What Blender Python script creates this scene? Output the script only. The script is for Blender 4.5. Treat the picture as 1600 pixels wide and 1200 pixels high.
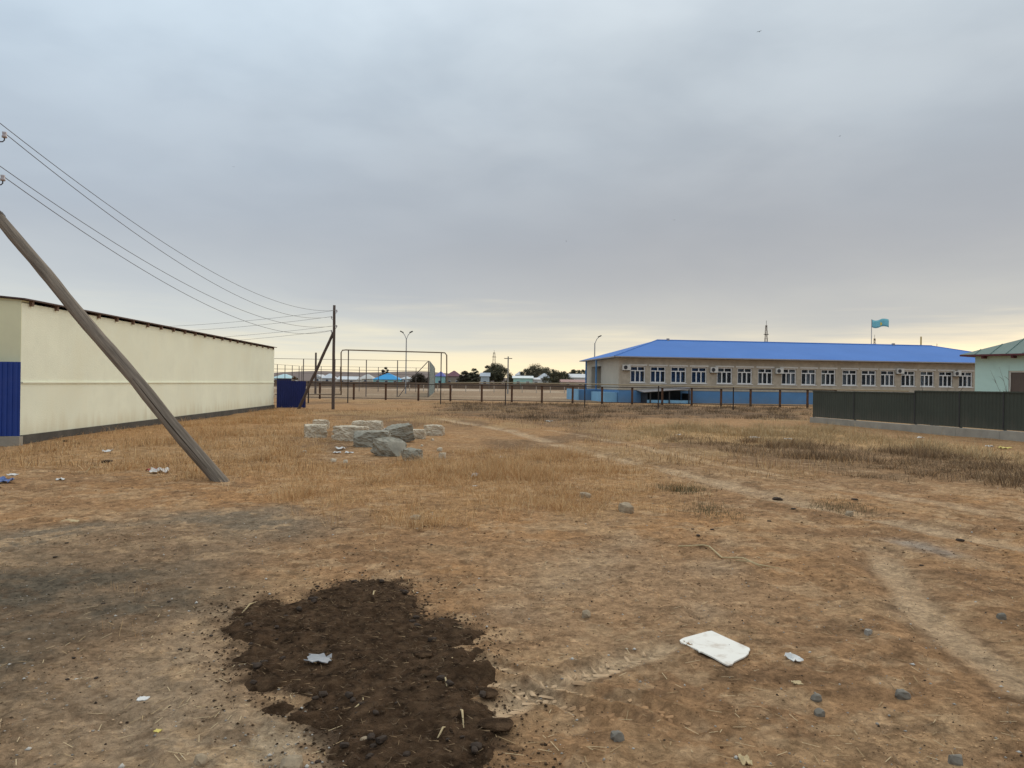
import bpy, math, random
import numpy as np
from mathutils import Vector, Matrix
random.seed(7); RNG = np.random.default_rng(7)
for o in list(bpy.data.objects): bpy.data.objects.remove(o)
scene = bpy.context.scene
col = scene.collection
# ------------------------------------------------------------------ camera
EYE, F, ROLL, H0 = 1.6, 1150.0, 0.014, 599.0       # photo is 1600 x 1200, focal length in its pixels
cam_d = bpy.data.cameras.new('camera'); cam = bpy.data.objects.new('camera', cam_d); col.objects.link(cam)
cam_d.sensor_width = 36; cam_d.lens = F / 1600 * 36; cam_d.clip_start = 0.05; cam_d.clip_end = 6000
cam.matrix_world = Matrix.Translation((0, 0, EYE)) @ Matrix.Rotation(math.pi/2 - 0.0009, 4, 'X') @ Matrix.Rotation(ROLL, 4, 'Z')
scene.camera = cam
# ------------------------------------------------------------------ world and sun
SUN_EL, SUN_AZ = math.radians(24), math.radians(32)          # hidden behind the cloud, ahead and to the right
w = bpy.data.worlds.new('World'); scene.world = w; w.use_nodes = True
nt = w.node_tree; nt.nodes.clear()
def N(t, **kw):
    n = nt.nodes.new(t)
    for k, v in kw.items(): setattr(n, k, v)
    return n
def L(a, b): nt.links.new(a, b)
def M_(op, a, b=None, c=None, clamp=False):
    n = N('ShaderNodeMath', operation=op, use_clamp=clamp)
    for i, x in enumerate((a, b, c)):
        if x is None: continue
        if isinstance(x, (int, float)): n.inputs[i].default_value = x
        else: L(x, n.inputs[i])
    return n.outputs[0]
def MIX(f, a, b, blend='MIX'):
    n = N('ShaderNodeMix', data_type='RGBA', blend_type=blend)
    for i, x in ((0, f), (6, a), (7, b)):
        if isinstance(x, (int, float)): n.inputs[i].default_value = x
        elif isinstance(x, tuple): n.inputs[i].default_value = (*x, 1)
        else: L(x, n.inputs[i])
    return n.outputs[2]
def SS(x, a, b):                                             # smoothstep
    n = N('ShaderNodeMapRange', interpolation_type='SMOOTHSTEP'); L(x, n.inputs[0])
    n.inputs[1].default_value = a; n.inputs[2].default_value = b
    return n.outputs[0]
tc = N('ShaderNodeTexCoord'); sep = N('ShaderNodeSeparateXYZ'); L(tc.outputs['Generated'], sep.inputs[0])
X, Y, Z = sep.outputs
zc = M_('MAXIMUM', Z, 0.0)
den = M_('ADD', zc, 0.16)
cb = N('ShaderNodeCombineXYZ'); L(M_('DIVIDE', X, den), cb.inputs[0]); L(M_('DIVIDE', Y, den), cb.inputs[1])
def NOISE(vec, scale, detail, rough=0.55, dist=0.0):
    n = N('ShaderNodeTexNoise'); L(vec, n.inputs['Vector'])
    n.inputs['Scale'].default_value = scale; n.inputs['Detail'].default_value = detail
    n.inputs['Roughness'].default_value = rough; n.inputs['Distortion'].default_value = dist
    return n.outputs[0]
n1 = NOISE(cb.outputs[0], 0.55, 6, 0.52, 0.4)
n2 = NOISE(cb.outputs[0], 1.9, 5, 0.5, 0.2)
st = N('ShaderNodeVectorMath', operation='MULTIPLY'); L(tc.outputs['Generated'], st.inputs[0]); st.inputs[1].default_value = (2.2, 2.2, 34)
n3 = NOISE(st.outputs[0], 1.0, 5, 0.55, 0.3)
sky = N('ShaderNodeTexSky', sky_type='NISHITA'); sky.sun_disc = False
sky.sun_elevation = SUN_EL; sky.sun_rotation = SUN_AZ
# overcast law: zenith about three times the horizon
zj = M_('ADD', zc, M_('MULTIPLY', M_('SUBTRACT', n1, 0.5), M_('ADD', 0.06, M_('MULTIPLY', zc, 0.6))))
ramp = N('ShaderNodeValToRGB'); L(zj, ramp.inputs[0])
cr = ramp.color_ramp; cr.interpolation = 'B_SPLINE'
stops = [(0.0, (.74, .71, .60)), (0.06, (.62, .61, .56)), (0.12, (.48, .49, .50)), (0.2, (.385, .405, .44)), (0.34, (.48, .535, .59)),
         (0.5, (.61, .69, .755)), (1.0, (1.1, 1.16, 1.22))]
cr.elements[0].position, cr.elements[0].color = stops[0][0], (*stops[0][1], 1)
cr.elements[1].position, cr.elements[1].color = stops[-1][0], (*stops[-1][1], 1)
for p, c in stops[1:-1]:
    e = cr.elements.new(p); e.color = (*c, 1)
cl = MIX(1.0, ramp.outputs[0], MIX(M_('ADD', 0.5, M_('MULTIPLY', M_('SUBTRACT', SS(n2, .3, .7), 0.5), SS(Z, 0.08, 0.42))), (.93, .94, .955), (1.13, 1.12, 1.105)), 'MULTIPLY')
# away from the sun the cloud is bluer and a little brighter
azf = M_('ADD', M_('MULTIPLY', X, math.sin(SUN_AZ)), M_('MULTIPLY', Y, math.cos(SUN_AZ)))
leftness = SS(M_('MULTIPLY', X, -1.0), -0.25, 0.6)
cl = MIX(leftness, cl, MIX(1.0, cl, (1.09, 1.16, 1.22), 'MULTIPLY'))
# the clear strip below the cloud deck
clear = MIX(1.0, MIX(1.0, sky.outputs[0], (.125, .125, .125), 'MULTIPLY'), (1.0, .83, .52), 'MULTIPLY')
clear = MIX(.85, clear, (1.08, .96, .68))
edge = M_('ADD', Z, M_('MULTIPLY', M_('SUBTRACT', n3, 0.5), 0.16))
gl = M_('SUBTRACT', 1.0, SS(edge, 0.0, 0.095))
gl = M_('MULTIPLY', gl, SS(azf, -0.2, 0.9))
fin = MIX(M_('MULTIPLY', gl, 0.95), cl, clear)
bg = N('ShaderNodeBackground'); L(fin, bg.inputs[0]); bg.inputs[1].default_value = 1.0
out = N('ShaderNodeOutputWorld'); L(bg.outputs[0], out.inputs[0])
sd = bpy.data.lights.new('sun', 'SUN'); so = bpy.data.objects.new('sun', sd); col.objects.link(so)
sd.energy = 1.3; sd.angle = math.radians(55); sd.color = (1, .88, .70)
sv = Vector((math.sin(SUN_AZ)*math.cos(SUN_EL), math.cos(SUN_AZ)*math.cos(SUN_EL), math.sin(SUN_EL)))
so.rotation_euler = (-sv).to_track_quat('-Z', 'Y').to_euler(); so.location = sv * 50
vs = scene.view_settings; vs.view_transform = 'Standard'; vs.look = 'None'; vs.exposure = 0.0; vs.gamma = 1
scene.render.engine = 'CYCLES'

# ------------------------------------------------------------------ pixel directions -> places
def uv(px, py): return (px-800) + ROLL*(py-H0), (py-H0) - ROLL*(px-800)
def G(px, py, z=0.0):                                        # where the ray through a photo pixel meets height z
    u, v = uv(px, py); D = (EYE-z)*F/v
    return u*D/F, D
def XA(px, py, D): return uv(px, py)[0]*D/F
def ZA(px, py, D): return EYE - uv(px, py)[1]*D/F
# ------------------------------------------------------------------ numpy noise
def vn(x, y, s):
    xi = np.floor(x).astype(np.int64); yi = np.floor(y).astype(np.int64); fx = x-xi; fy = y-yi
    fx = fx*fx*(3-2*fx); fy = fy*fy*(3-2*fy)
    def h(a, b):
        n = (a*374761393 + b*668265263 + s*974711) & 0xffffffff
        n = ((n ^ (n >> 13))*1274126177) & 0xffffffff
        return ((n ^ (n >> 16)) & 0xffff)/65535.0
    return (h(xi, yi)*(1-fx)+h(xi+1, yi)*fx)*(1-fy) + (h(xi, yi+1)*(1-fx)+h(xi+1, yi+1)*fx)*fy
def fbm(x, y, s, o=4, g=.5):
    a, t, r = 1.0, 0.0, 0.0
    for i in range(o):
        r = r + a*vn(x*2**i, y*2**i, s+i*17); t += a; a *= g
    return r/t
def sstep(x, a, b):
    t = np.clip((x-a)/(b-a), 0, 1); return t*t*(3-2*t)
def poly_sd(x, y, P):                                        # signed distance, positive inside
    d = np.full(x.shape, 1e9); ins = np.zeros(x.shape, bool); n = len(P)
    for i in range(n):
        ax, ay = P[i]; bx, by = P[(i+1) % n]; ex, ey = bx-ax, by-ay
        t = np.clip(((x-ax)*ex+(y-ay)*ey)/(ex*ex+ey*ey+1e-12), 0, 1)
        d = np.minimum(d, (x-ax-t*ex)**2+(y-ay-t*ey)**2)
        c = ((ay > y) != (by > y)); ins ^= c & (x < (bx-ax)*(y-ay)/((by-ay) if by != ay else 1e-9)+ax)
    d = np.sqrt(d); return np.where(ins, d, -d)
def line_d(x, y, P):
    d = np.full(x.shape, 1e9); al = np.zeros(x.shape); acc = 0
    for (ax, ay), (bx, by) in zip(P[:-1], P[1:]):
        ex, ey = bx-ax, by-ay; l = math.hypot(ex, ey)
        t = np.clip(((x-ax)*ex+(y-ay)*ey)/(l*l), 0, 1)
        q = np.sqrt((x-ax-t*ex)**2+(y-ay-t*ey)**2)
        al = np.where(q < d, acc+t*l, al); d = np.minimum(d, q); acc += l
    return d, al
GP = lambda pts: [G(*p) for p in pts]
GRASS_MAIN = GP([(405,712),(470,694),(560,738),(640,724),(760,702),(900,703),(1050,740),(1060,770),(1050,798),(960,806),(850,796),(760,812),(640,826),(560,805),(470,772),(385,752),(360,728)])
GRASS_LEFT = GP([(40,700),(200,672),(330,655),(430,640),(490,652),(470,684),(400,720),(350,745),(230,735),(100,725),(0,742),(-200,760),(-200,715)])
GRASS_PALE = GP([(985,668),(1270,668),(1440,690),(1600,704),(1750,716),(1750,745),(1600,732),(1480,706),(1300,700),(1000,690)])
WEEDS = GP([(1030,686),(1240,692),(1330,698),(1460,703),(1600,724),(1780,740),(1780,790),(1600,764),(1490,752),(1380,746),(1260,724),(1150,705)])
SCRUB = GP([(690,629),(1000,633),(1265,638),(1265,655),(1000,652),(850,664),(700,648)])
GREY = GP([(-300,810),(0,826),(230,806),(420,788),(565,806),(560,835),(460,860),(390,890),(340,935),(240,985),(150,1050),(90,1200),(60,1400),(-800,1400)])
GREY_DARK = GP([(-400,870),(0,880),(200,890),(330,915),(300,960),(180,990),(90,1040),(0,1090),(-300,1150)])
PALE_LEFT = GP([(120, 1075), (240, 1000), (350, 945), (380, 1000), (400, 1080), (520, 1150), (560, 1260), (60, 1260)])
PALE_MID = GP([(760, 880), (950, 850), (1150, 880), (1250, 950), (1150, 985), (1000, 1000), (880, 1010), (790, 960)])
GRAVEL = GP([(250,1200),(330,1150),(420,1085),(520,1130),(560,1240),(300,1300)])
MANURE = GP([(360,985),(378,950),(425,938),(480,944),(500,920),(560,907),(632,908),(640,930),(655,955),(700,972),(748,990),(735,1015),(758,1050),(770,1110),(785,1160),(770,1230),(560,1290),(545,1200),(520,1150),(470,1110),(415,1085),(375,1060)])
TRACK1 = GP([(690,655),(800,674),(880,697),(1000,724),(1120,752),(1230,780),(1400,812),(1600,850),(1800,890)])
TRACK2 = GP([(1375,862),(1395,895),(1440,950),(1500,1000),(1600,1075)])
TRACK3 = GP([(770,1118),(850,1080),(930,1048),(1040,1012)])
TRACK4 = GP([(740,1028),(820,1055),(900,1078),(1000,1095),(1090,1130)])
TRACK4B = GP([(745, 1062), (830, 1085), (930, 1110), (1000, 1122)])
TRACK1B = GP([(860, 672), (1000, 697), (1130, 727), (1300, 757), (1450, 782), (1600, 806), (1800, 840)])
TRACK5 = GP([(1130,850),(1112,930),(1095,960)])
TRACK6 = GP([(1010,835),(900,910),(700,1000)])
def masks(x, y):
    wx = x + (fbm(x*1.3, y*1.3, 3)-.5)*1.1*np.clip(y/9, .25, 2); wy = y + (fbm(x*1.3, y*1.3, 9)-.5)*1.6*np.clip(y/9, .2, 2.5)
    m = {}
    for k, P, s in (('gm', GRASS_MAIN, .8), ('gl', GRASS_LEFT, 1.0), ('gp', GRASS_PALE, .7), ('wd', WEEDS, .6), ('sc', SCRUB, 2.), ('gy', GREY, .55), ('gd', GREY_DARK, .5), ('gv', GRAVEL, .3), ('pl', PALE_LEFT, .4), ('pm', PALE_MID, .6)):
        m[k] = sstep(poly_sd(wx, wy, P), -s, s)
    return m
def height(x, y):
    x = np.asarray(x, float); y = np.asarray(y, float)
    r = np.hypot(x, y)
    near = 1-sstep(r, 40, 90)
    h = (fbm(x*.35, y*.35, 21, 3)-.5)*.10*sstep(r, 3, 9)*near
    h = h + (fbm(x*2.2, y*2.2, 31, 4)-.5)*.035*near
    h = h + ((fbm(x*9, y*9, 41, 3)-.5)*.022+(np.abs(fbm(x*5, y*5, 43, 3)-.5))*-.05+(fbm(x*24, y*24, 47, 2)-.5)*.012)*(1-sstep(r, 14, 25))
    for P, wd, dp in ((TRACK1, .28, .035), (TRACK2, .22, .02), (TRACK3, .075, .016), (TRACK4, .05, .025), (TRACK4B, .05, .022), (TRACK5, .12, .01)):
        d, al = line_d(x, y, P)
        h = h - dp*np.exp(-(d/wd)**2) + dp*.7*np.exp(-((d-wd*1.9)/(wd*.6))**2)*(.4+1.2*fbm(x*4, y*4, 77, 2))
    return h
H = lambda x, y: float(height(np.array([x]), np.array([y]))[0])
# ------------------------------------------------------------------ materials
def mat(name, base, rough=.85, var=.15, scale=6.0, bump=0.0, bscale=40.0, metal=0.0, dirt=None, dirt_amt=.5, dirt_scale=1.5, stretch=None, attr=None, spec=.3, trans=0.0):
    m = bpy.data.materials.new(name); m.use_nodes = True; t = m.node_tree; b = t.nodes['Principled BSDF']
    b.inputs['Roughness'].default_value = rough; b.inputs['Metallic'].default_value = metal
    b.inputs['Specular IOR Level'].default_value = spec
    g = t.nodes.new('ShaderNodeNewGeometry'); pos = g.outputs['Position']
    tcn = t.nodes.new('ShaderNodeTexCoord'); pos = tcn.outputs['Object']
    if stretch:
        v = t.nodes.new('ShaderNodeVectorMath'); v.operation = 'MULTIPLY'; t.links.new(pos, v.inputs[0]); v.inputs[1].default_value = stretch; pos = v.outputs[0]
    def noise(s, d=5, r=.6):
        n = t.nodes.new('ShaderNodeTexNoise'); t.links.new(pos, n.inputs['Vector']); n.inputs['Scale'].default_value = s; n.inputs['Detail'].default_value = d; n.inputs['Roughness'].default_value = r; return n.outputs[0]
    def mix(f, a, bb, blend='MIX'):
        n = t.nodes.new('ShaderNodeMix'); n.data_type = 'RGBA'; n.blend_type = blend
        for i, x in ((0, f), (6, a), (7, bb)):
            if isinstance(x, (int, float)): n.inputs[i].default_value = x
            elif isinstance(x, tuple): n.inputs[i].default_value = (*x, 1)
            else: t.links.new(x, n.inputs[i])
        return n.outputs[2]
    def mr(x, a, bb, c=0., d=1.):
        n = t.nodes.new('ShaderNodeMapRange'); t.links.new(x, n.inputs[0])
        for i, q in enumerate((a, bb, c, d)): n.inputs[i+1].default_value = q
        return n.outputs[0]
    if attr:
        a = t.nodes.new('ShaderNodeAttribute'); a.attribute_name = attr; c0 = a.outputs[0]
        c = mix(1.0, c0, mix(mr(noise(scale), .3, .7), (1-var,)*3, (1+var,)*3), 'MULTIPLY')
    else:
        lo = tuple(x*(1-var) for x in base); hi = tuple(min(1, x*(1+var)) for x in base)
        c = mix(mr(noise(scale), .3, .7), lo, hi)
    if dirt: c = mix(mr(noise(dirt_scale, 6), .5, .72, 0, dirt_amt), c, dirt)
    t.links.new(c, b.inputs['Base Color'])
    if bump:
        bn = t.nodes.new('ShaderNodeBump'); bn.inputs['Strength'].default_value = 1; bn.inputs['Distance'].default_value = bump
        t.links.new(noise(bscale, 6), bn.inputs['Height']); t.links.new(bn.outputs[0], b.inputs['Normal'])
    return m
MT = dict(
 cream=mat('cream_stucco', (.84, .86, .70), .9, .05, 1.2, .008, 40, dirt=(.58, .52, .34), dirt_amt=.25, dirt_scale=.6),
 plinth=mat('grey_plinth', (.085, .078, .068), .95, .25, 3, .01, 20),
 roofedge=mat('brown_metal', (.085, .05, .045), .6, .2, 2),
 rafter=mat('rafter_wood', (.20, .13, .10), .9, .2, 8),
 blue=mat('blue_sheet', (.016, .05, .26), .45, .12, 1.5, dirt=(.05, .06, .16), dirt_amt=.3),
 navy=mat('navy_sheet', (.012, .022, .12), .5, .12, 1.5),
 wood=mat('weathered_wood', (.195, .16, .125), .9, .45, 7, .012, 14, stretch=(5, 5, .22), dirt=(.065, .05, .04), dirt_amt=.75, dirt_scale=2.2),
 wood2=mat('pole_wood', (.10, .075, .065), .9, .3, 9, .004, 22, stretch=(6, 6, .35)),
 porcelain=mat('porcelain', (.42, .38, .40), .3, .1, 8, spec=.5),
 iron=mat('iron', (.04, .038, .04), .6, .2, 8),
 wire=mat('wire', (.09, .09, .10), .6, .1, 2),
 rust=mat('rusty_paint', (.10, .052, .03), .85, .35, 5, dirt=(.04, .03, .025), dirt_amt=.6, dirt_scale=4),
 darkpost=mat('dark_post', (.035, .025, .022), .8, .2, 4),
 pipe=mat('pipe_paint', (.20, .15, .10), .6, .2, 1.5, dirt=(.10, .07, .05), dirt_amt=.6),
 pipe2=mat('pale_pipe_paint', (.34, .27, .17), .6, .2, 1.5, dirt=(.16, .11, .07), dirt_amt=.6),
 court=mat('grey_steel', (.12, .10, .095), .7, .2, 3),
 panelmint=mat('grey_green_sheet', (.20, .25, .245), .6, .12, 1, dirt=(.12, .12, .11), dirt_amt=.4),
 brick=mat('tan_brick', (.42, .365, .29), .95, .16, 2.5, .004, 30, dirt=(.30, .255, .20), dirt_amt=.5, dirt_scale=.35),
 bluepaint=mat('blue_plinth_paint', (.10, .23, .43), .8, .12, .6, dirt=(.10, .16, .25), dirt_amt=.5, dirt_scale=.5),
 lightblue=mat('light_blue_paint', (.22, .42, .60), .8, .1, .8, dirt=(.2, .28, .33), dirt_amt=.4),
 blueroof=mat('blue_roof', (.085, .20, .50), .85, .05, .3, dirt=(.055, .17, .48), dirt_amt=.3, dirt_scale=.25, spec=.1),
 eave=mat('eave_metal', (.32, .30, .30), .6, .1, 1),
 white=mat('white_upvc', (.72, .72, .72), .4, .03, 2),
 lintel=mat('white_paint', (.62, .60, .56), .8, .08, 1.5),
 glass=mat('window_glass', (.05, .07, .105), .12, .3, .5, spec=.5),
 clearglass=mat('clear_glass', (.5, .55, .6), .03, .02, 1), acbody=mat('ac_body', (.60, .59, .56), .5, .05, 2), grille=mat('dark_grille', (.04, .04, .045), .6, .1, 3),
 door=mat('brown_door', (.12, .07, .045), .6, .2, 2),
 dark=mat('dark_interior', (.03, .035, .045), .9, .2, 2),
 green=mat('green_sheet', (.050, .057, .045), .6, .12, .8, dirt=(.055, .058, .046), dirt_amt=.4, spec=.2),
 concrete=mat('concrete', (.33, .30, .25), .95, .15, 3, .006, 30, dirt=(.15, .135, .11), dirt_amt=.6),
 mint=mat('mint_paint', (.49, .68, .62), .85, .05, .8, dirt=(.36, .52, .47), dirt_amt=.3),
 greenroof=mat('green_roof', (.085, .15, .135), .6, .1, .7),
 maroon=mat('maroon_trim', (.11, .035, .04), .7, .15, 2),
 stone=mat('limestone', (.56, .485, .37), .95, .2, 7, .012, 14, dirt=(.20, .165, .12), dirt_amt=.75, dirt_scale=3.5),
 stone2=mat('grey_stone', (.30, .28, .225), .95, .3, 7, .015, 14, dirt=(.10, .088, .07), dirt_amt=.85, dirt_scale=3.5),
 foam=mat('white_foam', (.76, .73, .66), .8, .03, 6, dirt=(.45, .36, .28), dirt_amt=.75, dirt_scale=9),
 tanrock=mat('tan_rock', (.33, .255, .17), .95, .3, 18, .008, 40, dirt=(.2, .15, .1), dirt_amt=.6, dirt_scale=12),
 paper=mat('white_litter', (.66, .65, .62), .8, .08, 12, dirt=(.4, .33, .25), dirt_amt=.4, dirt_scale=15),
 redpaper=mat('red_print', (.35, .06, .06), .7, .2, 12), yellow=mat('yellow_bag', (.62, .50, .13), .7, .15, 9),
 bluelit=mat('blue_wrapper', (.10, .16, .35), .6, .4, 25), dung=mat('dark_dung', (.042, .028, .019), .95, .4, 30, .004, 60),
 pebble=mat('pebble', (.30, .27, .23), .9, .3, 25), darkpeb=mat('dark_pebble', (.175, .155, .125), .8, .25, 20, .004, 50),
 straw=mat('straw', (.47, .36, .20), .9, .2, 20), grass=mat('dry_grass', (.4, .27, .14), .95, .12, 3, attr='Col', spec=.1),
 leaf=mat('leaf', (.06, .07, .035), .9, .3, 1, attr='Col', spec=.1), bark=mat('bark', (.09, .07, .055), .95, .3, 5),
 flag=mat('flag_cloth', (.22, .53, .57), .8, .08, 2), gold=mat('flag_yellow', (.75, .55, .06), .8, .05, 2),
 galv=mat('galvanised', (.33, .33, .335), .5, .1, 2), bird=mat('feather', (.035, .033, .035), .8, .2, 10),
 manure=mat('manure', (.062, .037, .021), 1.0, .7, 11, .035, 34, dirt=(.135, .086, .05), dirt_amt=.6, dirt_scale=16, spec=.05),
 mud=mat('mud_wall', (.17, .12, .085), .95, .2, .3),
)
def splash(m, z0, z1, colr, amt):
    t = m.node_tree; b = t.nodes['Principled BSDF']; tc_ = t.nodes.new('ShaderNodeTexCoord'); sp_ = t.nodes.new('ShaderNodeSeparateXYZ'); t.links.new(tc_.outputs['Object'], sp_.inputs[0])
    v = t.nodes.new('ShaderNodeVectorMath'); v.operation = 'MULTIPLY'; v.inputs[1].default_value = (2.2, 2.2, .35); t.links.new(tc_.outputs['Object'], v.inputs[0])
    n = t.nodes.new('ShaderNodeTexNoise'); n.inputs['Scale'].default_value = 1.6; n.inputs['Detail'].default_value = 7; t.links.new(v.outputs[0], n.inputs['Vector'])
    ad = t.nodes.new('ShaderNodeMath'); ad.operation = 'MULTIPLY_ADD'; t.links.new(n.outputs[0], ad.inputs[0]); ad.inputs[1].default_value = -1.0; t.links.new(sp_.outputs[2], ad.inputs[2])
    mr = t.nodes.new('ShaderNodeMapRange'); mr.interpolation_type = 'SMOOTHSTEP'; t.links.new(ad.outputs[0], mr.inputs[0])
    for i, q in enumerate((z0, z1, amt, 0.0)): mr.inputs[i+1].default_value = q
    mx = t.nodes.new('ShaderNodeMix'); mx.data_type = 'RGBA'; t.links.new(mr.outputs[0], mx.inputs[0]); t.links.new(b.inputs['Base Color'].links[0].from_socket, mx.inputs[6]); mx.inputs[7].default_value = (*colr, 1)
    v2 = t.nodes.new('ShaderNodeVectorMath'); v2.operation = 'MULTIPLY'; v2.inputs[1].default_value = (3, 3, .12); t.links.new(tc_.outputs['Object'], v2.inputs[0])
    n2 = t.nodes.new('ShaderNodeTexNoise'); n2.inputs['Scale'].default_value = 2.0; n2.inputs['Detail'].default_value = 6; t.links.new(v2.outputs[0], n2.inputs['Vector'])
    m2 = t.nodes.new('ShaderNodeMapRange'); t.links.new(n2.outputs[0], m2.inputs[0])
    for i, q in enumerate((.52, .8, 0, .07)): m2.inputs[i+1].default_value = q
    my = t.nodes.new('ShaderNodeMix'); my.data_type = 'RGBA'; t.links.new(m2.outputs[0], my.inputs[0]); t.links.new(mx.outputs[2], my.inputs[6]); my.inputs[7].default_value = (*colr, 1); t.links.new(my.outputs[2], b.inputs['Base Color'])
splash(MT['cream'], -.45, .2, (.58, .50, .32), .5); splash(MT['bluepaint'], -.45, .3, (.16, .22, .30), .4); splash(MT['green'], -.4, .3, (.10, .09, .07), .6)
_b = MT['clearglass'].node_tree.nodes['Principled BSDF']; _b.inputs['Transmission Weight'].default_value = 1.0; _b.inputs['IOR'].default_value = 1.15; _b.inputs['Specular IOR Level'].default_value = .5
_mc = {}
def cm(c, rough=.85, var=.08):
    if c not in _mc: _mc[c] = mat('paint_%d' % len(_mc), c, rough, var, .6)
    return _mc[c]
# ------------------------------------------------------------------ builders
class MB:
    def __init__(s): s.v = []; s.f = []
    def add(s, vs, fs):
        b = len(s.v); s.v += [tuple(v) for v in vs]; s.f += [tuple(i+b for i in f) for f in fs]; return s
    def frame(s, o, ax, ay, az, x0, x1, y0, y1, z0, z1):
        o, ax, ay, az = map(Vector, (o, ax, ay, az))
        vs = [o+ax*x+ay*y+az*z for z in (z0, z1) for y in (y0, y1) for x in (x0, x1)]
        return s.add(vs, [(0,2,3,1),(4,5,7,6),(0,1,5,4),(2,6,7,3),(0,4,6,2),(1,3,7,5)])
    def box(s, x0, x1, y0, y1, z0, z1): return s.frame((0,0,0), (1,0,0), (0,1,0), (0,0,1), x0, x1, y0, y1, z0, z1)
    def beam(s, p0, p1, wd, ht, up=(0,0,1)):
        p0, p1 = Vector(p0), Vector(p1); d = p1-p0; l = d.length; d.normalize(); u = Vector(up)
        if abs(d.dot(u)) > .99: u = Vector((0,1,0))
        sx = d.cross(u).normalized(); u = sx.cross(d)
        return s.frame(p0, d, sx, u, 0, l, -wd/2, wd/2, -ht/2, ht/2)
    def tube(s, pts, rad, n=8, wob=0.0, seed=0):
        pts = [Vector(p) for p in pts]; rad = rad if hasattr(rad, '__len__') else [rad]*len(pts)
        rr = random.Random(seed); vs = []; fs = []; up = Vector((.123, .31, .94))
        for i, p in enumerate(pts):
            d = (pts[min(i+1, len(pts)-1)]-pts[max(i-1, 0)]).normalized()
            sx = d.cross(up)
            if sx.length < .05: sx = d.cross(Vector((1, 0, 0)))
            sx.normalize(); sy = d.cross(sx)
            for k in range(n):
                a = 2*math.pi*k/n; r = rad[i]*(1+wob*rr.uniform(-1, 1))
                vs.append(p+sx*math.cos(a)*r+sy*math.sin(a)*r)
        for i in range(len(pts)-1):
            for k in range(n): fs.append((i*n+k, i*n+(k+1) % n, (i+1)*n+(k+1) % n, (i+1)*n+k))
        fs.append(tuple(range(n-1, -1, -1))); fs.append(tuple(range((len(pts)-1)*n, len(pts)*n)))
        return s.add(vs, fs)
    def build(s, name, m, parent=None, smooth=False, bevel=0, **tags):
        me = bpy.data.meshes.new(name)
        off = wloc(parent) if parent else Vector((0, 0, 0))
        me.from_pydata([tuple(Vector(v)-off) for v in s.v], [], s.f); me.update()
        return link(name, me, m, parent, smooth, **tags)
def wloc(o):
    p = Vector(o.location)
    while o.parent: o = o.parent; p += o.location
    return p
def link(name, me, m, parent=None, smooth=False, loc=None, **tags):
    if m is not None and not me.materials: me.materials.append(m)
    if smooth: me.polygons.foreach_set('use_smooth', [True]*len(me.polygons))
    o = bpy.data.objects.new(name, me); col.objects.link(o)
    if parent: o.parent = parent
    if loc is not None: o.location = loc
    return tag(o, **tags)
def tag(o, label=None, cat=None, group=None, kind=None):
    for k, v in (('label', label), ('category', cat), ('group', group), ('kind', kind)):
        if v: o[k] = v
    return o
def thing(name, loc, label, cat, group=None):
    o = bpy.data.objects.new(name, None); o.empty_display_size = .2; col.objects.link(o); o.location = loc
    return tag(o, label, cat, group)
def fastmesh(name, V, T, m, colr=None, nper=3, **tags):
    me = bpy.data.meshes.new(name); nv, nf = len(V), len(T)
    me.vertices.add(nv); me.vertices.foreach_set('co', np.asarray(V, np.float32).ravel())
    me.loops.add(nf*nper); me.loops.foreach_set('vertex_index', np.asarray(T, np.int32).ravel())
    me.polygons.add(nf); me.polygons.foreach_set('loop_start', np.arange(0, nf*nper, nper, dtype=np.int32))
    me.update(calc_edges=True)
    if colr is not None:
        a = me.color_attributes.new('Col', 'FLOAT_COLOR', 'POINT')
        a.data.foreach_set('color', np.c_[colr, np.ones(nv)].astype(np.float32).ravel())
    return link(name, me, m, **tags)
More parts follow.
